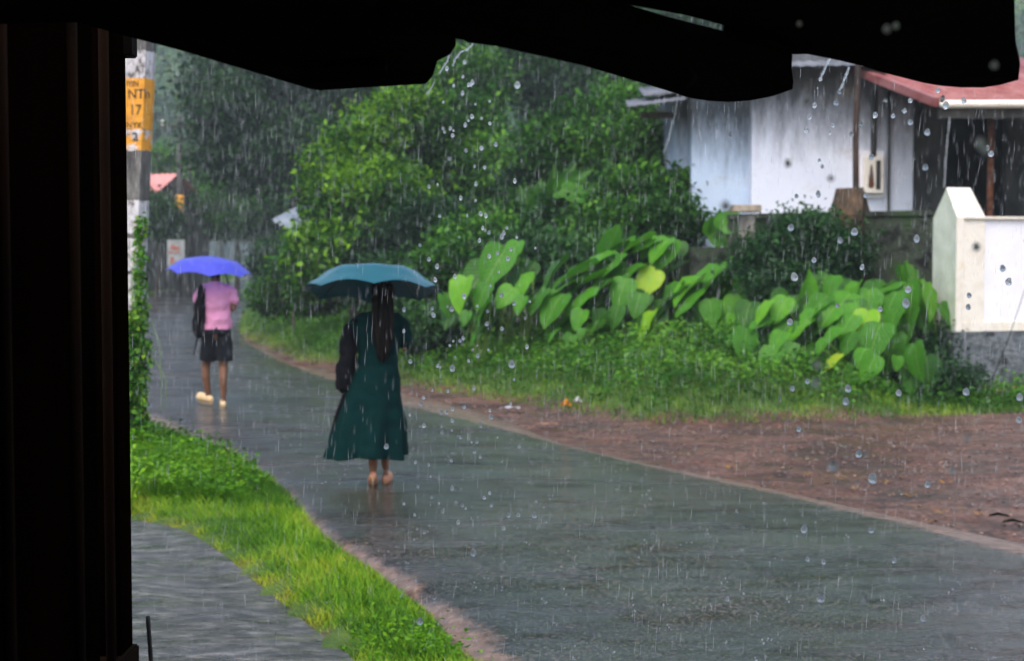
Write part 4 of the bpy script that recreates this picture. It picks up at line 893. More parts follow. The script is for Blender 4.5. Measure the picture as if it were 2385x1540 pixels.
# ------------------------------------------------------------------ umbrellas
def cloth(name, c, tr=.25, rough=.45):
    m, nt, b = newmat(name); v = coords(nt)
    col = mixc(nt, noi(nt, v, 5, 4), tuple(x * .8 for x in c), tuple(min(1, x * 1.15) for x in c))
    nt.links.new(col, b.inputs['Base Color']); b.inputs['Roughness'].default_value = rough; b.inputs['Specular IOR Level'].default_value = .5 if rough < .4 else .06
    nt.links.new(bumpn(nt, noi(nt, v, 30, 3), .002), b.inputs['Normal'])
    t = N(nt, 'BsdfTranslucent'); nt.links.new(col, t.inputs[0]); mx = N(nt, 'MixShader'); mx.inputs[0].default_value = tr
    nt.links.new(b.outputs[0], mx.inputs[1]); nt.links.new(t.outputs[0], mx.inputs[2]); nt.links.new(mx.outputs[0], nt.nodes['Material Output'].inputs[0]); return m
M_steel = M('umbrella_steel', (.04,.04,.045), rough=.35, metal=.8)
def umbrella(apex, hand, rad, prof, tilt, rot, mat, label, strap=False):
    t = thing('umbrella', hand, label, 'umbrella'); ho = Vector(hand); apex = Vector(apex)
    Mt = Matrix.Translation(apex) @ tilt
    def P(r, a, sag=0):
        h = np.interp(r, [p[0] for p in prof], [p[1] for p in prof]); return Mt @ Vector((math.cos(a) * r * rad, math.sin(a) * r * rad, h * rad - sag))
    b = bmesh.new(); nr, ns = 14, 8; sub = 6; n = ns * sub; top = b.verts.new(Mt @ Vector((0, 0, 0))); rings = []
    for i in range(1, nr + 1):
        r = i / nr; ring = []
        for k in range(n):
            f = (k % sub) / sub; s = math.sin(math.pi * f); a = rot + 2 * math.pi * k / n
            rr = r * (1 - .055 * s * r)     # panels pull in between the ribs
            ring.append(b.verts.new(P(rr, a, -.012 * s * r if r > .9 else .006 * s)))
        rings.append(ring)
    for k in range(n): b.faces.new((top, rings[0][k], rings[0][(k+1) % n]))
    for a_, c_ in zip(rings[:-1], rings[1:]):
        for k in range(n): b.faces.new((a_[k], c_[k], c_[(k+1) % n], a_[(k+1) % n]))
    obj('canopy', b, mat, t, True, ho)
    for k in range(ns):
        b = bmesh.new(); a = rot + 2 * math.pi * k / ns; tube(b, [P(r, a, .008) for r in (.02, .3, .58, .8, 1.0)], .0025, 5); obj('rib', b, M_steel, t, True, ho)
    ax = (Mt.to_3x3() @ Vector((0, 0, 1))).normalized(); b = bmesh.new(); tube(b, [apex + ax * .03, apex - ax * .1, ho + Vector((0, 0, .05))], [.005, .005, .006], 7); obj('shaft', b, M_steel, t, True, ho)
    b = bmesh.new(); tube(b, [ho + Vector((0, 0, .06)), ho, ho - Vector((0, 0, .05))], [.013, .014, .012], 9); obj('handle', b, M_dark, t, True, ho)
    if strap:
        q = P(.93, strap); b = bmesh.new(); tube(b, [q, q + Vector((.015, 0, -.05)), q + Vector((.035, 0, -.13))], [.007, .008, .009], 6, .4); obj('strap', b, M_dark, t, True, ho)
    return t

# ------------------------------------------------------------------ people
def skin(name, c):
    return M(name, tuple(x * .8 for x in c), c, 8, .45, .001, 60)
def hand(bm, wrist, d, palm_n, curl=.6, sc_=1.0, left=False):
    """palm plus four bent fingers and a side thumb"""
    d = Vector(d).normalized(); pn = Vector(palm_n).normalized(); s = d.cross(pn).normalized() * (-1 if left else 1); w = Vector(wrist)
    pts = [w, w + d * .04 * sc_, w + d * .085 * sc_]
    tube(bm, pts, [.026*sc_, .037*sc_, .037*sc_], 10, .5)
    for i, (off, ln) in enumerate([(-.027, .062), (-.009, .072), (.009, .068), (.026, .052)]):
        p = w + d * .085 * sc_ + s * off * sc_; dirs = d; q = [p]
        for j, seg in enumerate((.45, .32, .23)):
            dirs = (dirs * math.cos(curl * (.7 + .3 * j)) + pn * math.sin(curl * (.7 + .3 * j))).normalized(); q.append(q[-1] + dirs * ln * seg * sc_)
        tube(bm, q, [.0092*sc_, .0088*sc_, .008*sc_, .007*sc_], 7)
    p = w + d * .025 * sc_ - s * .03 * sc_; dt = (d * .6 - s * .7 + pn * .4).normalized(); q = [p, p + dt * .032 * sc_]; q.append(q[-1] + (d * .8 + pn * .6).normalized() * .028 * sc_)
    tube(bm, q, [.012*sc_, .0105*sc_, .009*sc_], 7)
def head(bm, c, r=.098, yaw=0):
    Rz = Matrix.Rotation(yaw, 4, 'Z'); c = Vector(c)
    P = lambda x, y, z: c + (Rz @ Vector((x, y, z)))
    ell(bm, P(0, -.012, .02), (r * .80, r * .98, r * 1.02), 18, Rz); ell(bm, P(0, .028, -.045), (r * .60, r * .66, r * .78), 16, Rz)
    ell(bm, P(0, .068, -.095), (.028, .024, .022), 10, Rz)                                     # chin
    tube(bm, [P(0, .088, .012), P(0, .104, -.026)], [.009, .0145], 8)                           # nose
    ell(bm, P(0, .088, -.058), (.022, .010, .007), 10, Rz)                                      # lips
    for s in (-1, 1):
        ell(bm, P(s * .033, .077, .012), (.013, .010, .009), 10, Rz); ell(bm, P(s * r * .82, -.005, -.012), (.010, .018, .030), 10, Rz)
SK1 = skin('brown_skin', (.20,.095,.055)); SK2 = skin('warm_brown_skin', (.34,.16,.09))
M_hair = M('black_hair', (.006,.005,.005), (.014,.011,.009), 30, .7, .003, 60, (1,1,.1), spec=.04)
def shoe(name, parent, mat, p, yaw, pitch=0, L=.26, w=.048, strap=True):
    Mx = Matrix.Translation(Vector(p)) @ Matrix.Rotation(yaw, 4, 'Z') @ Matrix.Rotation(pitch, 4, 'X')
    b = bmesh.new()
    bb = bmesh.new(); pts = [(0, -.05, .035), (0, .02, .037), (0, .09, .036), (0, .16, .030), (0, .19, .024)]; tube(bb, pts, [w*.78, w*.82, w, w*.98, w*.6], 14, .78)
    bmesh.ops.transform(bb, matrix=Mx, verts=bb.verts)
    o = remesh(name, bb, mat, parent, .005, 2); 
    b2 = bmesh.new(); tube(b2, [(0, -.055, .008), (0, .02, .008), (0, .09, .008), (0, .16, .008), (0, .195, .010)], [w*.8, w*.84, w*1.06, w*1.0, w*.6], 14, .2); bmesh.ops.transform(b2, matrix=Mx, verts=b2.verts)
    s_ = link('sole', None or (lambda me: (b2.to_mesh(me), me)[1])(bpy.data.meshes.new('sole')), M('pale_sole', (.5,.34,.2), rough=.6), o); b2.free()
    return o
# person in pink shirt -------------------------------------------------------
P1 = fl(497, 951); P1 = Vector((P1[0], P1[1], .045))
pk = thing('person', P1, 'person in a pink t-shirt, black shorts and cream clogs walking away under the blue umbrella', 'person', None, R(4))
b = bmesh.new(); dzz = 0
hd = (.03, .03, 1.62); head(b, hd, .098)
tube(b, [(.05, .0, 1.40), (.04, .015, 1.56)], [.058, .054], 12)
tube(b, [(.045, 0, .88), (.045, -.005, 1.05), (.05, -.005, 1.25), (.05, -.0, 1.40)], [.14, .125, .145, .12], 16, .68)
tube(b, [(-.11, 0, 1.39), (.05, 0, 1.42), (.20, 0, 1.39)], [.045, .055, .045], 10)
tube(b, [(.22, 0, 1.38), (.255, -.02, 1.28), (.245, -.02, 1.16)], [.050, .043, .038], 10); tube(b, [(.245, -.02, 1.16), (.19, .14, 1.20), (.11, .27, 1.27)], [.038, .034, .025], 10)
hand(b, (.11, .27, 1.27), (-.5, .5, .5), (-.6, -.6, .2), 1.0, .95)
tube(b, [(-.125, 0, 1.38), (-.17, -.01, 1.28), (-.17, 0, 1.16)], [.050, .043, .038], 10); tube(b, [(-.17, 0, 1.16), (-.13, .16, 1.17), (-.06, .26, 1.24)], [.038, .033, .025], 10)
hand(b, (-.06, .26, 1.24), (.5, .5, .5), (.4, -.7, .3), 1.0, .95, True)
for s, kx, ax_, fy in ((-1, -.095, -.072, .10), (1, .125, .125, -.02)):
    tube(b, [(.045 + s * .085, 0, .86), (.035 + s * .088, .01 + fy * .3, .62), (kx, .015 + fy * .5, .46), (kx * 1.0 + .0, -.015 + fy * .7, .33), (ax_, -.005 + fy, .10)], [.090, .070, .052, .050, .034], 14)
    tube(b, [(ax_, -.02 + fy, .05), (ax_, .05 + fy, .045), (ax_, .14 + fy, .03)], [.033, .034, .026], 10, .7)
remesh('body', b, SK1, pk, .007, 3)
def wr(amp, f, s=0): return lambda co: amp * noise.noise(Vector((co.x * f, co.y * f, co.z * f * 1.6 + s)))
b = bmesh.new()
loft(b, [(.052, 0, .915, .178, .135, .03, 5), (.052, 0, .95, .180, .137, .03, 5), (.052, -.005, 1.08, .168, .128, .015, 4), (.055, -.005, 1.25, .182, .138, 0, 1), (.055, -.005, 1.36, .190, .125, 0, 1), (.052, 0, 1.43, .165, .095, 0, 1), (.048, .005, 1.475, .085, .070, 0, 1), (.048, .005, 1.495, .068, .062, 0, 1)])
tube(b, [(.17, 0, 1.415), (.238, -.005, 1.36), (.262, -.02, 1.25)], [.066, .066, .062], 12); tube(b, [(-.07, 0, 1.415), (-.135, -.005, 1.36), (-.172, -.015, 1.25)], [.066, .066, .062], 12)
remesh('shirt', b, cloth('pink_cotton', (.80,.33,.53), .08, .8), pk, .008, 4, lambda co: .016 * noise.noise(Vector((co.x * 7, co.y * 7, co.z * 11))) + .008 * noise.noise(Vector((co.x * 20, co.y * 20, co.z * 14))))
b = bmesh.new(); loft(b, [(.05, 0, .86, .172, .135, 0, 1), (.05, 0, .93, .165, .13, 0, 1), (.05, 0, .965, .16, .125, 0, 1)])
for s, kx, fy in ((-1, -.085, .08), (1, .13, 0)):
    tube(b, [(.045 + s * .075, 0, .88), (.045 + s * .088, .01 + fy * .2, .72), (kx * .55 + (.045 + s * .09) * .45, .01 + fy * .5, .535)], [.100, .103, .104], 18, 1, False)
remesh('shorts', b, cloth('black_shorts', (.012,.013,.017), .02, .8), pk, .008, 2, wr(.010, 8, 2))
b = bmesh.new(); hx, hy, hz = hd; ell(b, (hx, hy - .022, hz + .035), (.088, .105, .102), 18); ell(b, (hx, hy - .05, hz - .02), (.076, .07, .07), 14)
remesh('hair', b, M_hair, pk, .008, 2, wr(.006, 30))
M_clog = M('cream_clog_rubber', (.66,.46,.24), (.75,.56,.33), 6, .5)
shoe('shoe', pk, M_clog, (-.078, .09, .03), R(48), R(8), .26, .056); shoe('shoe', pk, M_clog, (.122, -.01, -.03), R(10), 0, .26, .056)
def bag(label, base, fn_body, strapsfn, name='backpack'):
    t = thing(name, base, label, 'bag'); bo = Vector(base); b = bmesh.new(); fn_body(b); remesh('bag_body', b, M_bag, t, .009, 3, wr(.008, 12))
    for s_ in strapsfn:
        b = bmesh.new(); tube(b, s_[0], s_[1], 8, .5); obj('strap', b, M_bag, t, True)
    return t
M_bag = M('black_bag_fabric', (.005,.005,.007), (.011,.010,.013), 10, .85, .003, 40, spec=.05)
bag('black backpack slung on the left shoulder of the person in pink', (P1.x - .17, P1.y - .09, 1.15),
    lambda b: (ell(b, (.055, 0, .17), (.055, .09, .19)), ell(b, (.04, 0, .02), (.075, .10, .22)), ell(b, (.02, 0, -.12), (.075, .10, .18)), box(b, (.03, 0, -.10), (.12, .14, .22), bev=.03)),
    [([(.08, .02, .2), (.08, .0, .29), (.10, .08, .33), (.10, .15, .28), (.06, .17, .05)], .026), ([(.03, -.06, -.2), (.01, -.06, -.32), (-.02, -.05, -.44), (-.03, -.05, -.5)], [.012, .011, .009, .006]), ([(.04, -.06, -.22), (.0, -.07, -.36)], [.010, .007])])
ap = at(489, 596, P1.y + .02)
umbrella(ap, (P1.x + .02, P1.y + .30, 1.40), .525, [(0, 0), (.25, -.03), (.55, -.085), (.66, -.12), (.82, -.25), (1, -.40)], Matrix.Rotation(R(4), 4, 'Y') @ Matrix.Rotation(R(3), 4, 'X'), .22, cloth('blue_nylon', (.085,.10,.72), .35, .3), 'bright blue umbrella held by the person in the pink shirt', strap=R(-55))
# person in green dress -------------------------------------------------------
P2 = fl(880, 1138); P2 = Vector((P2[0], P2[1], .045))
gd = thing('person', P2, 'person in a long dark green dress with black hair, walking under the teal umbrella', 'person', None, R(3))
b = bmesh.new(); hd = (.045, .02, 1.47); head(b, hd, .093)
tube(b, [(.02, .0, 1.26), (.035, .01, 1.42)], [.048, .045], 12)
tube(b, [(.0, 0, .78), (.0, 0, .95), (.01, 0, 1.12), (.01, 0, 1.25)], [.15, .115, .125, .105], 16, .66)
tube(b, [(-.13, 0, 1.262), (.02, 0, 1.28), (.155, 0, 1.262)], [.036, .045, .036], 10)
tube(b, [(.165, 0, 1.255), (.22, 0, 1.16), (.215, .02, 1.06)], [.036, .036, .033], 10); tube(b, [(.215, .02, 1.06), (.16, .14, 1.12), (.09, .22, 1.19)], [.033, .029, .022], 10)
hand(b, (.09, .22, 1.19), (-.4, .4, .7), (-.6, -.6, 0), 1.0, .85)
tube(b, [(-.14, 0, 1.255), (-.20, -.01, 1.15), (-.21, .01, 1.03)], [.036, .036, .033], 10); tube(b, [(-.21, .01, 1.03), (-.20, .10, .92), (-.17, .17, .86)], [.033, .029, .022], 10)
hand(b, (-.17, .17, .86), (.1, .3, -.8), (.8, 0, 0), .7, .85, True)
for s, ax_, fy in ((-1, -.035, -.02), (1, .055, .16)):
    tube(b, [(s * .075, 0, .78), (s * .07, .02 + fy * .4, .45), (ax_ * .8 + s * .012, -.01 + fy * .8, .30), (ax_, fy, .10)], [.082, .055, .048, .031], 14)
    tube(b, [(ax_, -.03 + fy, .045), (ax_, .05 + fy, .04), (ax_, .12 + fy, .03)], [.032, .032, .026], 10, .7)
remesh('body', b, SK2, gd, .007, 3)
b = bmesh.new()
loft(b, [(-.09, .02, .205, .305, .26, .12, 8), (-.08, .015, .30, .285, .24, .11, 8), (-.065, .01, .45, .272, .215, .095, 8), (-.045, .0, .62, .235, .185, .035, 8), (-.02, 0, .80, .195, .16, .015, 7), (.0, 0, .92, .162, .128, 0, 1), (.005, 0, 1.0, .155, .118, 0, 1), (.01, 0, 1.12, .175, .125, 0, 1), (.012, 0, 1.22, .19, .118, 0, 1), (.015, 0, 1.29, .165, .09, 0, 1), (.02, 0, 1.335, .085, .062, 0, 1)], 60)
tube(b, [(.13, 0, 1.275), (.20, 0, 1.22), (.228, .01, 1.10), (.215, .04, 1.07)], [.062, .060, .052, .048], 12); tube(b, [(-.10, 0, 1.275), (-.175, 0, 1.22), (-.212, 0, 1.09), (-.212, .03, 1.0)], [.062, .060, .052, .048], 12)
remesh('dress', b, cloth('dark_green_cotton', (.0015,.019,.0185), .02, .9), gd, .008, 2, wr(.009, 8, 5))
b = bmesh.new(); hx, hy, hz = hd; ell(b, (hx, hy - .022, hz + .03), (.088, .10, .092), 18); ell(b, (hx, hy - .06, hz - .06), (.082, .06, .10), 14)
tube(b, [(hx, hy - .07, hz - .02), (hx + .005, -.105, 1.34), (hx + .01, -.135, 1.2), (hx + .005, -.14, 1.05), (hx - .0, -.135, .97)], [.075, .085, .085, .066, .03], 16, .5)
remesh('hair', b, M_hair, gd, .008, 3, lambda co: .007 * math.sin(co.x * 160 + 2 * noise.noise(co * 4)))
M_flat = M('peach_rubber', (.72,.30,.16), (.80,.38,.22), 6, .45)
shoe('shoe', gd, M_flat, (-.036, -.02, .012), R(3), R(-18), .22, .052); shoe('shoe', gd, M_flat, (.058, .15, -.03), R(-6), 0, .22, .050)
bag('black backpack hanging at the left side of the person in the green dress', (P2.x - .25, P2.y - .03, 1.02),
    lambda b: (ell(b, (.03, 0, .04), (.07, .10, .24)), ell(b, (.01, 0, -.10), (.07, .11, .18)), box(b, (.0, 0, -.14), (.13, .16, .26), bev=.03)),
    [([(.05, .0, .22), (.09, -.04, .30), (.11, .05, .325), (.10, .12, .25), (.05, .13, .05)], .018), ([(-.0, -.05, -.28), (-.06, -.04, -.45), (-.11, -.03, -.63)], [.014, .016, .010])])
ap = at(868, 622, P2.y)
umbrella(ap, (P2.x + .06, P2.y + .25, 1.28), .55, [(0, 0), (.3, -.008), (.58, -.035), (.65, -.075), (.82, -.215), (1, -.375)], Matrix.Rotation(R(0), 4, 'Y') @ Matrix.Rotation(R(-9), 4, 'X'), .12, cloth('teal_nylon', (.003,.085,.115), .05, .25), 'teal umbrella tilted forward over the person in the green dress')

# ------------------------------------------------------------------ litter and fallen leaves
def scrap(name, u, v, w_, h_, mat, label, cat='litter', lift=.0):
    p = gnd(u, v); b = bmesh.new(); k = 6
    vs = [[b.verts.new((p.x + (i / k - .5) * w_ , p.y + (j / 3 - .5) * w_ * .5, p.z + .02 + lift + h_ * (math.sin(i * 1.9 + j) * .35 + .5) * (1 - abs(i / k - .5) * 1.2))) for i in range(k + 1)] for j in range(4)]
    for j in range(3):
        for i in range(k): b.faces.new((vs[j][i], vs[j][i+1], vs[j+1][i+1], vs[j+1][i]))
    bmesh.ops.solidify(b, geom=b.faces[:], thickness=.003); return tag(obj(name, b, mat, None, False, p), label, cat)
M_wrap = M('white_plastic', (.75,.75,.78), rough=.35); M_org = M('orange_wrapper', (.85,.35,.01), rough=.35); M_dry = M('dry_leaf', (.42,.26,.05), (.5,.2,.06), 20, .6); M_dry2 = M('yellow_leaf', (.26,.17,.03), (.28,.10,.025), 20, .6)
scrap('wrapper', 1188, 955, .24, .035, M_wrap, 'flat white plastic wrapper at the edge of the gravel')
scrap('wrapper', 1318, 952, .12, .13, M_org, 'orange wrapper scrap standing up in the gravel'); scrap('wrapper', 1345, 942, .10, .10, M_wrap, 'crumpled white wrapper beside the orange one')
scrap('wrapper', 1805, 968, .04, .03, M('green_scrap', (.05,.45,.35), rough=.4), 'tiny turquoise scrap at the edge of the grass')
scrap('stick', 1275, 992, .22, .02, M('pale_wood', (.5,.28,.18), rough=.6), 'pale flat piece of wood on the red gravel', 'stick')
LGp = 'dry yellow leaves scattered on the red gravel'
tmpl = None
for i in range(20):
    if i < 12: u, v = [(1880,1100),(1960,1110),(1990,1135),(2130,1170),(2190,1188),(2240,1178),(2280,1192),(2060,1120),(2120,1150),(2200,1120),(1700,1085),(1800,1125)][i]
    else: u, v = random.uniform(1650, 2380), random.uniform(1060, 1215)
    p = gnd(u, v)
    if tmpl is None:
        b = bmesh.new(); n = 7; up = [b.verts.new(((i2/n-.5), .16*math.sin(math.pi*i2/n)+.01, .10*math.sin(i2*1.3)+.12)) for i2 in range(n+1)]; dn = [b.verts.new(((i2/n-.5), -.16*math.sin(math.pi*i2/n)-.01, .10*math.sin(i2*1.3+.4)+.10)) for i2 in range(n+1)]
        for i2 in range(n): b.faces.new((dn[i2], dn[i2+1], up[i2+1], up[i2]))
        o = obj('dry_leaf', b, M_dry2, None); tmpl = o
    else: o = tmpl.copy(); COL.objects.link(o)
    s = random.uniform(.05, .13); o.location = p + Vector((0, 0, -.02)); o.scale = (s, s * random.uniform(.6, 1.2), s); o.rotation_euler = (0, 0, random.uniform(-.6, .6))
    tag(o, 'thin dry yellow leaf lying on the wet red gravel', 'leaf', LGp)
for i, (u, v) in enumerate([(2325, 1207), (2358, 1222)]):
    p = gnd(u, v); b = bmesh.new(); tube(b, [p + Vector((-.06, 0, .02)), p + Vector((0, .01, .03)), p + Vector((.07, 0, .015))], [.007, .011, .006], 7)
    tag(obj('charred_stick', b, M_dark, None, True), ['black stick on the gravel, farther one of the pair', 'black stick on the gravel, nearer one of the pair'][i], 'stick')
# pebbles along the verge margin
b = bmesh.new()
peb = scatter([(0.2, 3.9), (3.4, 6.9), (7, 10), (8, 16), (2, 15.5), (.5, 17), (-1, 18.5), (-.2, 16), (3, 10.5), (1.5, 7.5), (-.2, 6.5)], 2600)
insr = pip(peb[:, 0], peb[:, 1], [(x, y) for x, y in zip(eXL, RY) if y < 30] + [(x, y) for x, y in zip(eXR, RY) if y < 30][::-1])
for (x, y), ir in zip(peb, insr):
    if ir: continue
    r = random.uniform(.004, .016); bmesh.ops.create_icosphere(b, subdivisions=1, radius=r, matrix=Matrix.Translation((x, y, float(g(x, y)) + (-.02 if not ir else .03) + .0)) @ Matrix.Rotation(random.random() * 3, 4, 'Z') @ Matrix.Diagonal((1.3, .9, .7, 1)))
tag(obj('gravel', b, M('wet_pebble', (.06,.045,.04), (.30,.20,.16), 3, .3), None, True), 'loose wet pebbles over the red yard', 'gravel', None, 'stuff')

# ------------------------------------------------------------------ water: drops, streams, rain
m_w, nt, bs = newmat('clear_water'); bs.inputs['Base Color'].default_value = (.97,.99,1,1); bs.inputs['Roughness'].default_value = .02; bs.inputs['IOR'].default_value = 1.33; bs.inputs['Transmission Weight'].default_value = 1
bs.inputs['IOR'].default_value = 1.5; tp = N(nt, 'BsdfTranslucent'); tp.inputs[0].default_value = (1,1,1,1); mx = N(nt, 'MixShader'); mx.inputs[0].default_value = .3
nt.links.new(bs.outputs[0], mx.inputs[1]); nt.links.new(tp.outputs[0], mx.inputs[2]); nt.links.new(mx.outputs[0], nt.nodes['Material Output'].inputs[0])
def dropmesh(name, k, wob):
    b = bmesh.new(); bmesh.ops.create_uvsphere(b, u_segments=12, v_segments=10, radius=1)
    for v in b.verts:
        z = v.co.z; v.co.z *= k; f = 1 - .28 * max(0, z); v.co.x *= f * (1 + wob * noise.noise(v.co * 1.5)); v.co.y *= f; v.co.z += wob * .5 * noise.noise(v.co * 1.3 + Vector((5, 0, 0)))
    me = bpy.data.meshes.new(name); b.to_mesh(me); b.free(); me.polygons.foreach_set('use_smooth', [True] * len(me.polygons)); me.materials.append(m_w); return me
DM = [dropmesh('water_drop', 1.15, .1), dropmesh('water_drop', 1.3, .3), dropmesh('water_drop', 1.5, .2), dropmesh('water_drop', 1.3, .45)]
def drop(u, v, Y, rpx, label, group, i=None):
    if group == g1[1]:
        w_ = 'before the leafy trees' if v < 600 else ('level with the teal umbrella and bank plants' if v < 930 else 'over the wet road behind the person in green')
        if v >= 930: w_ = 'low over the wet road'
        label = 'clear water drop falling from the middle eave, ' + w_; group = 'middle eave drops ' + w_
    elif group == g2[1]:
        w_ = 'before the white house wall' if (v < 500 and u < 2130) else ('before the dark porch and white gate wall' if u >= 2130 and v < 780 else ('before the elephant ear plants' if v < 960 else 'low over the gravel and road'))
        label = 'clear water drop falling from the right eave, ' + w_; group = 'right eave drops ' + w_
    elif group == g3[1]:
        w_ = 'against the black roof sheets' if v < 200 else ('against the house and plants' if v < 960 else 'low over the ground')
        label = 'blurred water drop very close to the viewer, ' + w_; group = 'near blurred drops ' + w_
    o = bpy.data.objects.new('water_drop', DM[i if i is not None else random.randrange(4)]); COL.objects.link(o)
    o.location = at(u, v, Y); s = rpx * Y / F; o.scale = (s, s, s); o.rotation_euler = (random.uniform(-.2, .2), random.uniform(-.25, .25), random.random() * 6)
    return tag(o, label, 'water drop', group)
g1 = ('clear water drop falling below the broken middle eave', 'drops falling from the broken middle eave')
for i in range(150):
    t_ = random.random() ** .8; v = 110 + t_ * 1130; cx_ = 1085 - .03 * (v - 110); sp0 = 12 + 85 * min(1, (v - 90) / 500)
    u = random.gauss(cx_, sp0); 
    if u > 1250 or u < 930 or (u < 1020 and v < 190): continue
    drop(u, v, random.uniform(2.35, 3.0), random.uniform(2.6, 5.2), *g1)
for u, v, r_ in [(1192,848,8),(1054,858,7),(1205,198,7),(1103,1287,7),(978,1447,8),(1012,1392,5),(1052,720,6),(900,1040,6),(1245,1200,6)]: drop(u, v, 2.5, r_, *g1)
g2 = ('clear water drop falling in front of the white house', 'drops falling from the right eave')
for u, v, r_ in [(1911,184,5),(1904,205,2),(1897,245,6),(1886,272,6),(1878,303,7),(1955,215,6),(1947,240,7),(1940,292,5),(1932,308,5),(2038,268,7),(1908,374,5),(1915,388,5),(2080,270,6),(2062,234,6),(2107,258,6),(2005,290,6),(1983,312,6),(2120,285,7),(1701,312,5),(2160,308,8),(2155,390,8),(2308,358,8),(2300,345,6),(2030,366,7),(1855,457,6),(1906,452,7),(2016,455,6),(2195,230,7),(2203,245,9),(2245,235,7),(2120,234,6),(2185,210,6),(1842,530,9),(1990,540,10),(1896,606,7),(2135,556,8),(1957,560,8),(2008,622,6),(1850,645,10),(2115,674,9),(2110,706,10),(2050,720,7),(1840,750,8),(1950,712,6),(1975,905,9),(1880,888,7),(1970,935,9),(1845,905,7),(2093,915,8),(2250,913,9),(2375,925,9),(1860,1000,7),(2000,1057,9),(2033,1115,12),(2373,978,8),(2160,1128,8),(1873,1232,9),(2029,1235,8),(1881,1302,6),(1918,1308,6),(2083,1305,7),(2335,625,8),(2350,656,9),(2257,688,7),(2255,715,7),(1695,1395,5),(2150,1440,7),(2390,560,6)]: drop(u, v, random.uniform(2.2, 2.9), r_ * .85, *g2)
g3 = ('blurred water drop very close at the right', 'near out of focus drops')
for u, v, r_ in [(2066,68,10),(2087,60,9),(2316,152,9),(2285,335,14),(2295,350,12),(1835,380,10),(1880,235,12),(1935,415,9),(2274,575,12),(1940,1085,15),(2015,1055,10),(2253,1020,10),(1900,890,12),(1905,850,12),(1690,480,14),(2012,1395,11),(2213,1492,12),(2217,1095,9),(1755,1330,10),(1788,1335,10),(1862,56,7),(1490,1540,9),(2340,1170,8)]: drop(u, v, random.uniform(.95, 1.3), r_ * .8, *g3)
drop(1912, 1393, 2.2, 10, *g2)
def stream(pts, Y, rpx, label, seed):
    b = bmesh.new(); P = []; rr = []
    for i in range(len(pts) - 1):
        a_, c_ = pts[i], pts[i + 1]; nseg = max(4, int(math.hypot(c_[0]-a_[0], c_[1]-a_[1]) / 3))
        for j in range(nseg):
            f = j / nseg; u = a_[0] + (c_[0]-a_[0]) * f; v = a_[1] + (c_[1]-a_[1]) * f; s = noise.noise(Vector((u * .2, v * .2, seed)))
            P.append(at(u + s * 1.5, v, Y)); rr.append(max(.5, rpx * (.75 + .8 * noise.noise(Vector((u * .35, v * .35, seed + 9))))) * Y / F)
    tube(b, P, rr, 8); return tag(obj('water_stream', b, m_w, None, True), label, 'water')
# little splashes where the drops strike
q = scatter([(-.6, 5.5), (4.5, 4.5), (9, 12), (6, 16), (0, 18), (-3.5, 24), (-5, 24), (-2.2, 13)], 900); zq = g(q[:, 0], q[:, 1]) + .03
b = bmesh.new()
for (x, y), z in zip(q, zq):
    for _ in range(random.randint(2, 4)):
        r = random.uniform(.0012, .003) * (1 + y / 20); bmesh.ops.create_icosphere(b, subdivisions=1, radius=r, matrix=Matrix.Translation((x + random.gauss(0, .015), y + random.gauss(0, .015), z + random.random() * .035)) @ Matrix.Diagonal((1, 1, 1.5, 1)))
me = bpy.data.meshes.new('splashes'); b.to_mesh(me); b.free(); tag(link('splashes', me, m_w), 'tiny splashes thrown up by the rain on the wet ground', 'splash', None, 'stuff')
stream([(1103,91),(1100,104),(1088,115),(1072,122),(1061,136),(1054,155)], 2.5, 2.6, 'twisting strand of water pouring off the middle eave', 1)
stream([(1027,126),(1017,140)], 2.5, 3.2, 'short thick strand at the tip of the broken roof edge', 2)
stream([(1046,128),(1040,145),(1030,160),(1021,174)], 2.5, 2.8, 'knotted strand of water just right of the short thick one', 3)
stream([(1011,192),(1004,205),(992,222)], 2.5, 2.2, 'lowest slanting strand below the broken roof edge', 4)
stream([(1932,136),(1924,152),(1914,175),(1911,182)], 2.5, 3.6, 'left one of two thick strands running off the right eave', 5)
stream([(1977,158),(1972,172),(1964,193),(1955,212)], 2.5, 3.6, 'right one of two thick strands running off the right eave', 6)
stream([(2212,275),(2207,320),(2202,380),(2199,440)], 19.2, 2.6, 'thin broken stream falling from the porch gutter onto the white post', 7)
stream([(1580,215),(1571,270),(1558,320),(1545,360)], 22.0, 1.6, 'faint slanting stream falling left of the white house', 8)
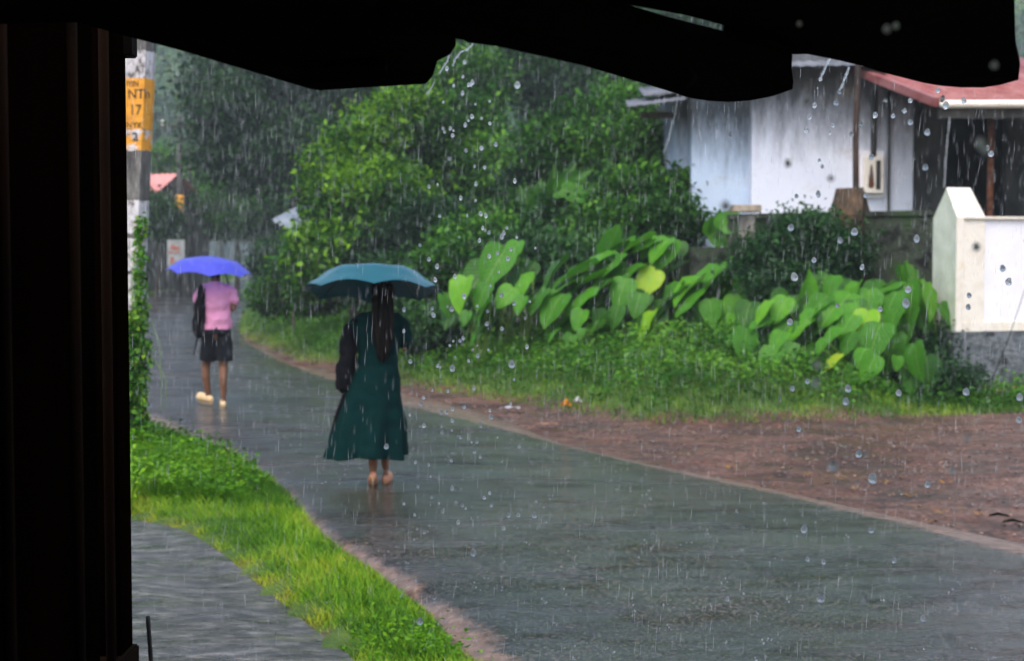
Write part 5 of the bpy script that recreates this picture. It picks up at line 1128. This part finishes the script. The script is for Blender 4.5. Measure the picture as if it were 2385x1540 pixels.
# rain: a volume of thin falling drops stretched into streaks
m_r, nt, bs = newmat('rain_water'); bs.inputs['Base Color'].default_value = (.85,.9,.95,1); bs.inputs['Roughness'].default_value = .15; bs.inputs['IOR'].default_value = 1.33
tp = N(nt, 'BsdfTransparent'); mx = N(nt, 'MixShader'); mx.inputs[0].default_value = .30
nt.links.new(tp.outputs[0], mx.inputs[1]); nt.links.new(bs.outputs[0], mx.inputs[2]); nt.links.new(mx.outputs[0], nt.nodes['Material Output'].inputs[0])
n = 15000; Y = 3.4 + 24 * rng.random(n) ** 1.1; xx = (rng.random(n) - .5) * Y * .86; zz = CAMZ + Y * (rng.random(n) * .50 - .29); ok_ = zz > .1; Y, xx, zz = Y[ok_], xx[ok_], zz[ok_]; n = len(Y)
ln = (.02 + .05 * rng.random(n)) * (.6 + Y / 9); rd = .0003 + .0001 * Y * (.4 + .9 * rng.random(n) ** 2)
nf = 5000; yf = 30 + 50 * rng.random(nf); xf = -yf * (.05 + .33 * rng.random(nf)); zf = gbase(yf) + .5 + rng.random(nf) * yf * .24  # wide far streaks added to thicken the distant mist
Y = np.concatenate([Y, yf]); xx = np.concatenate([xx, xf]); zz = np.concatenate([zz, zf]); ln = np.concatenate([ln, .2 + .25 * rng.random(nf)]); rd = np.concatenate([rd, np.full(nf, .0035)]); n = len(Y)
ang = np.clip(.03 + .05 * rng.normal(size=n), -.2, .25); D = np.column_stack([ang, .05 * rng.normal(size=n), np.full(n, 1.0)]); Cc = np.column_stack([xx, Y, zz])
A_ = Cc - D * ln[:, None] / 2; B_ = Cc + D * ln[:, None] / 2; Mi = Cc - D * ln[:, None] * .2; vs = [A_]
for k in range(3): a = 2.094 * k; vs.append(Mi + np.column_stack([np.cos(a) * rd, np.sin(a) * rd, 0 * rd]))
vs.append(B_); V = np.stack(vs, 1).reshape(-1, 3); bb = np.arange(n)[:, None] * 5
Fc = np.concatenate([bb + [[0, 2, 1]], bb + [[0, 3, 2]], bb + [[0, 1, 3]], bb + [[4, 1, 2]], bb + [[4, 2, 3]], bb + [[4, 3, 1]]], 1).reshape(-1, 3)
tag(npmesh('rain', V, Fc, m_r), 'heavy rain falling over the lane, with far streaks added as mist', 'rain', None, 'stuff')

# ------------------------------------------------------------------ haze
b = bmesh.new(); box(b, (0, 132, 46), (520, 330, 96)); hz_ = obj('haze', b, None); tag(hz_, 'grey rain mist filling the air over the lane', 'haze', None, 'stuff')
mh = bpy.data.materials.new('rain_mist'); mh.use_nodes = True; nt = mh.node_tree; nt.nodes.remove(nt.nodes['Principled BSDF'])
pv = N(nt, 'VolumePrincipled'); pv.inputs['Color'].default_value = (.82,.91,.96,1); pv.inputs['Density'].default_value = .0011; pv.inputs['Anisotropy'].default_value = .1
nt.links.new(pv.outputs[0], nt.nodes['Material Output'].inputs['Volume']); hz_.data.materials.append(mh)

bpy.data.scenes.remove(TMP)
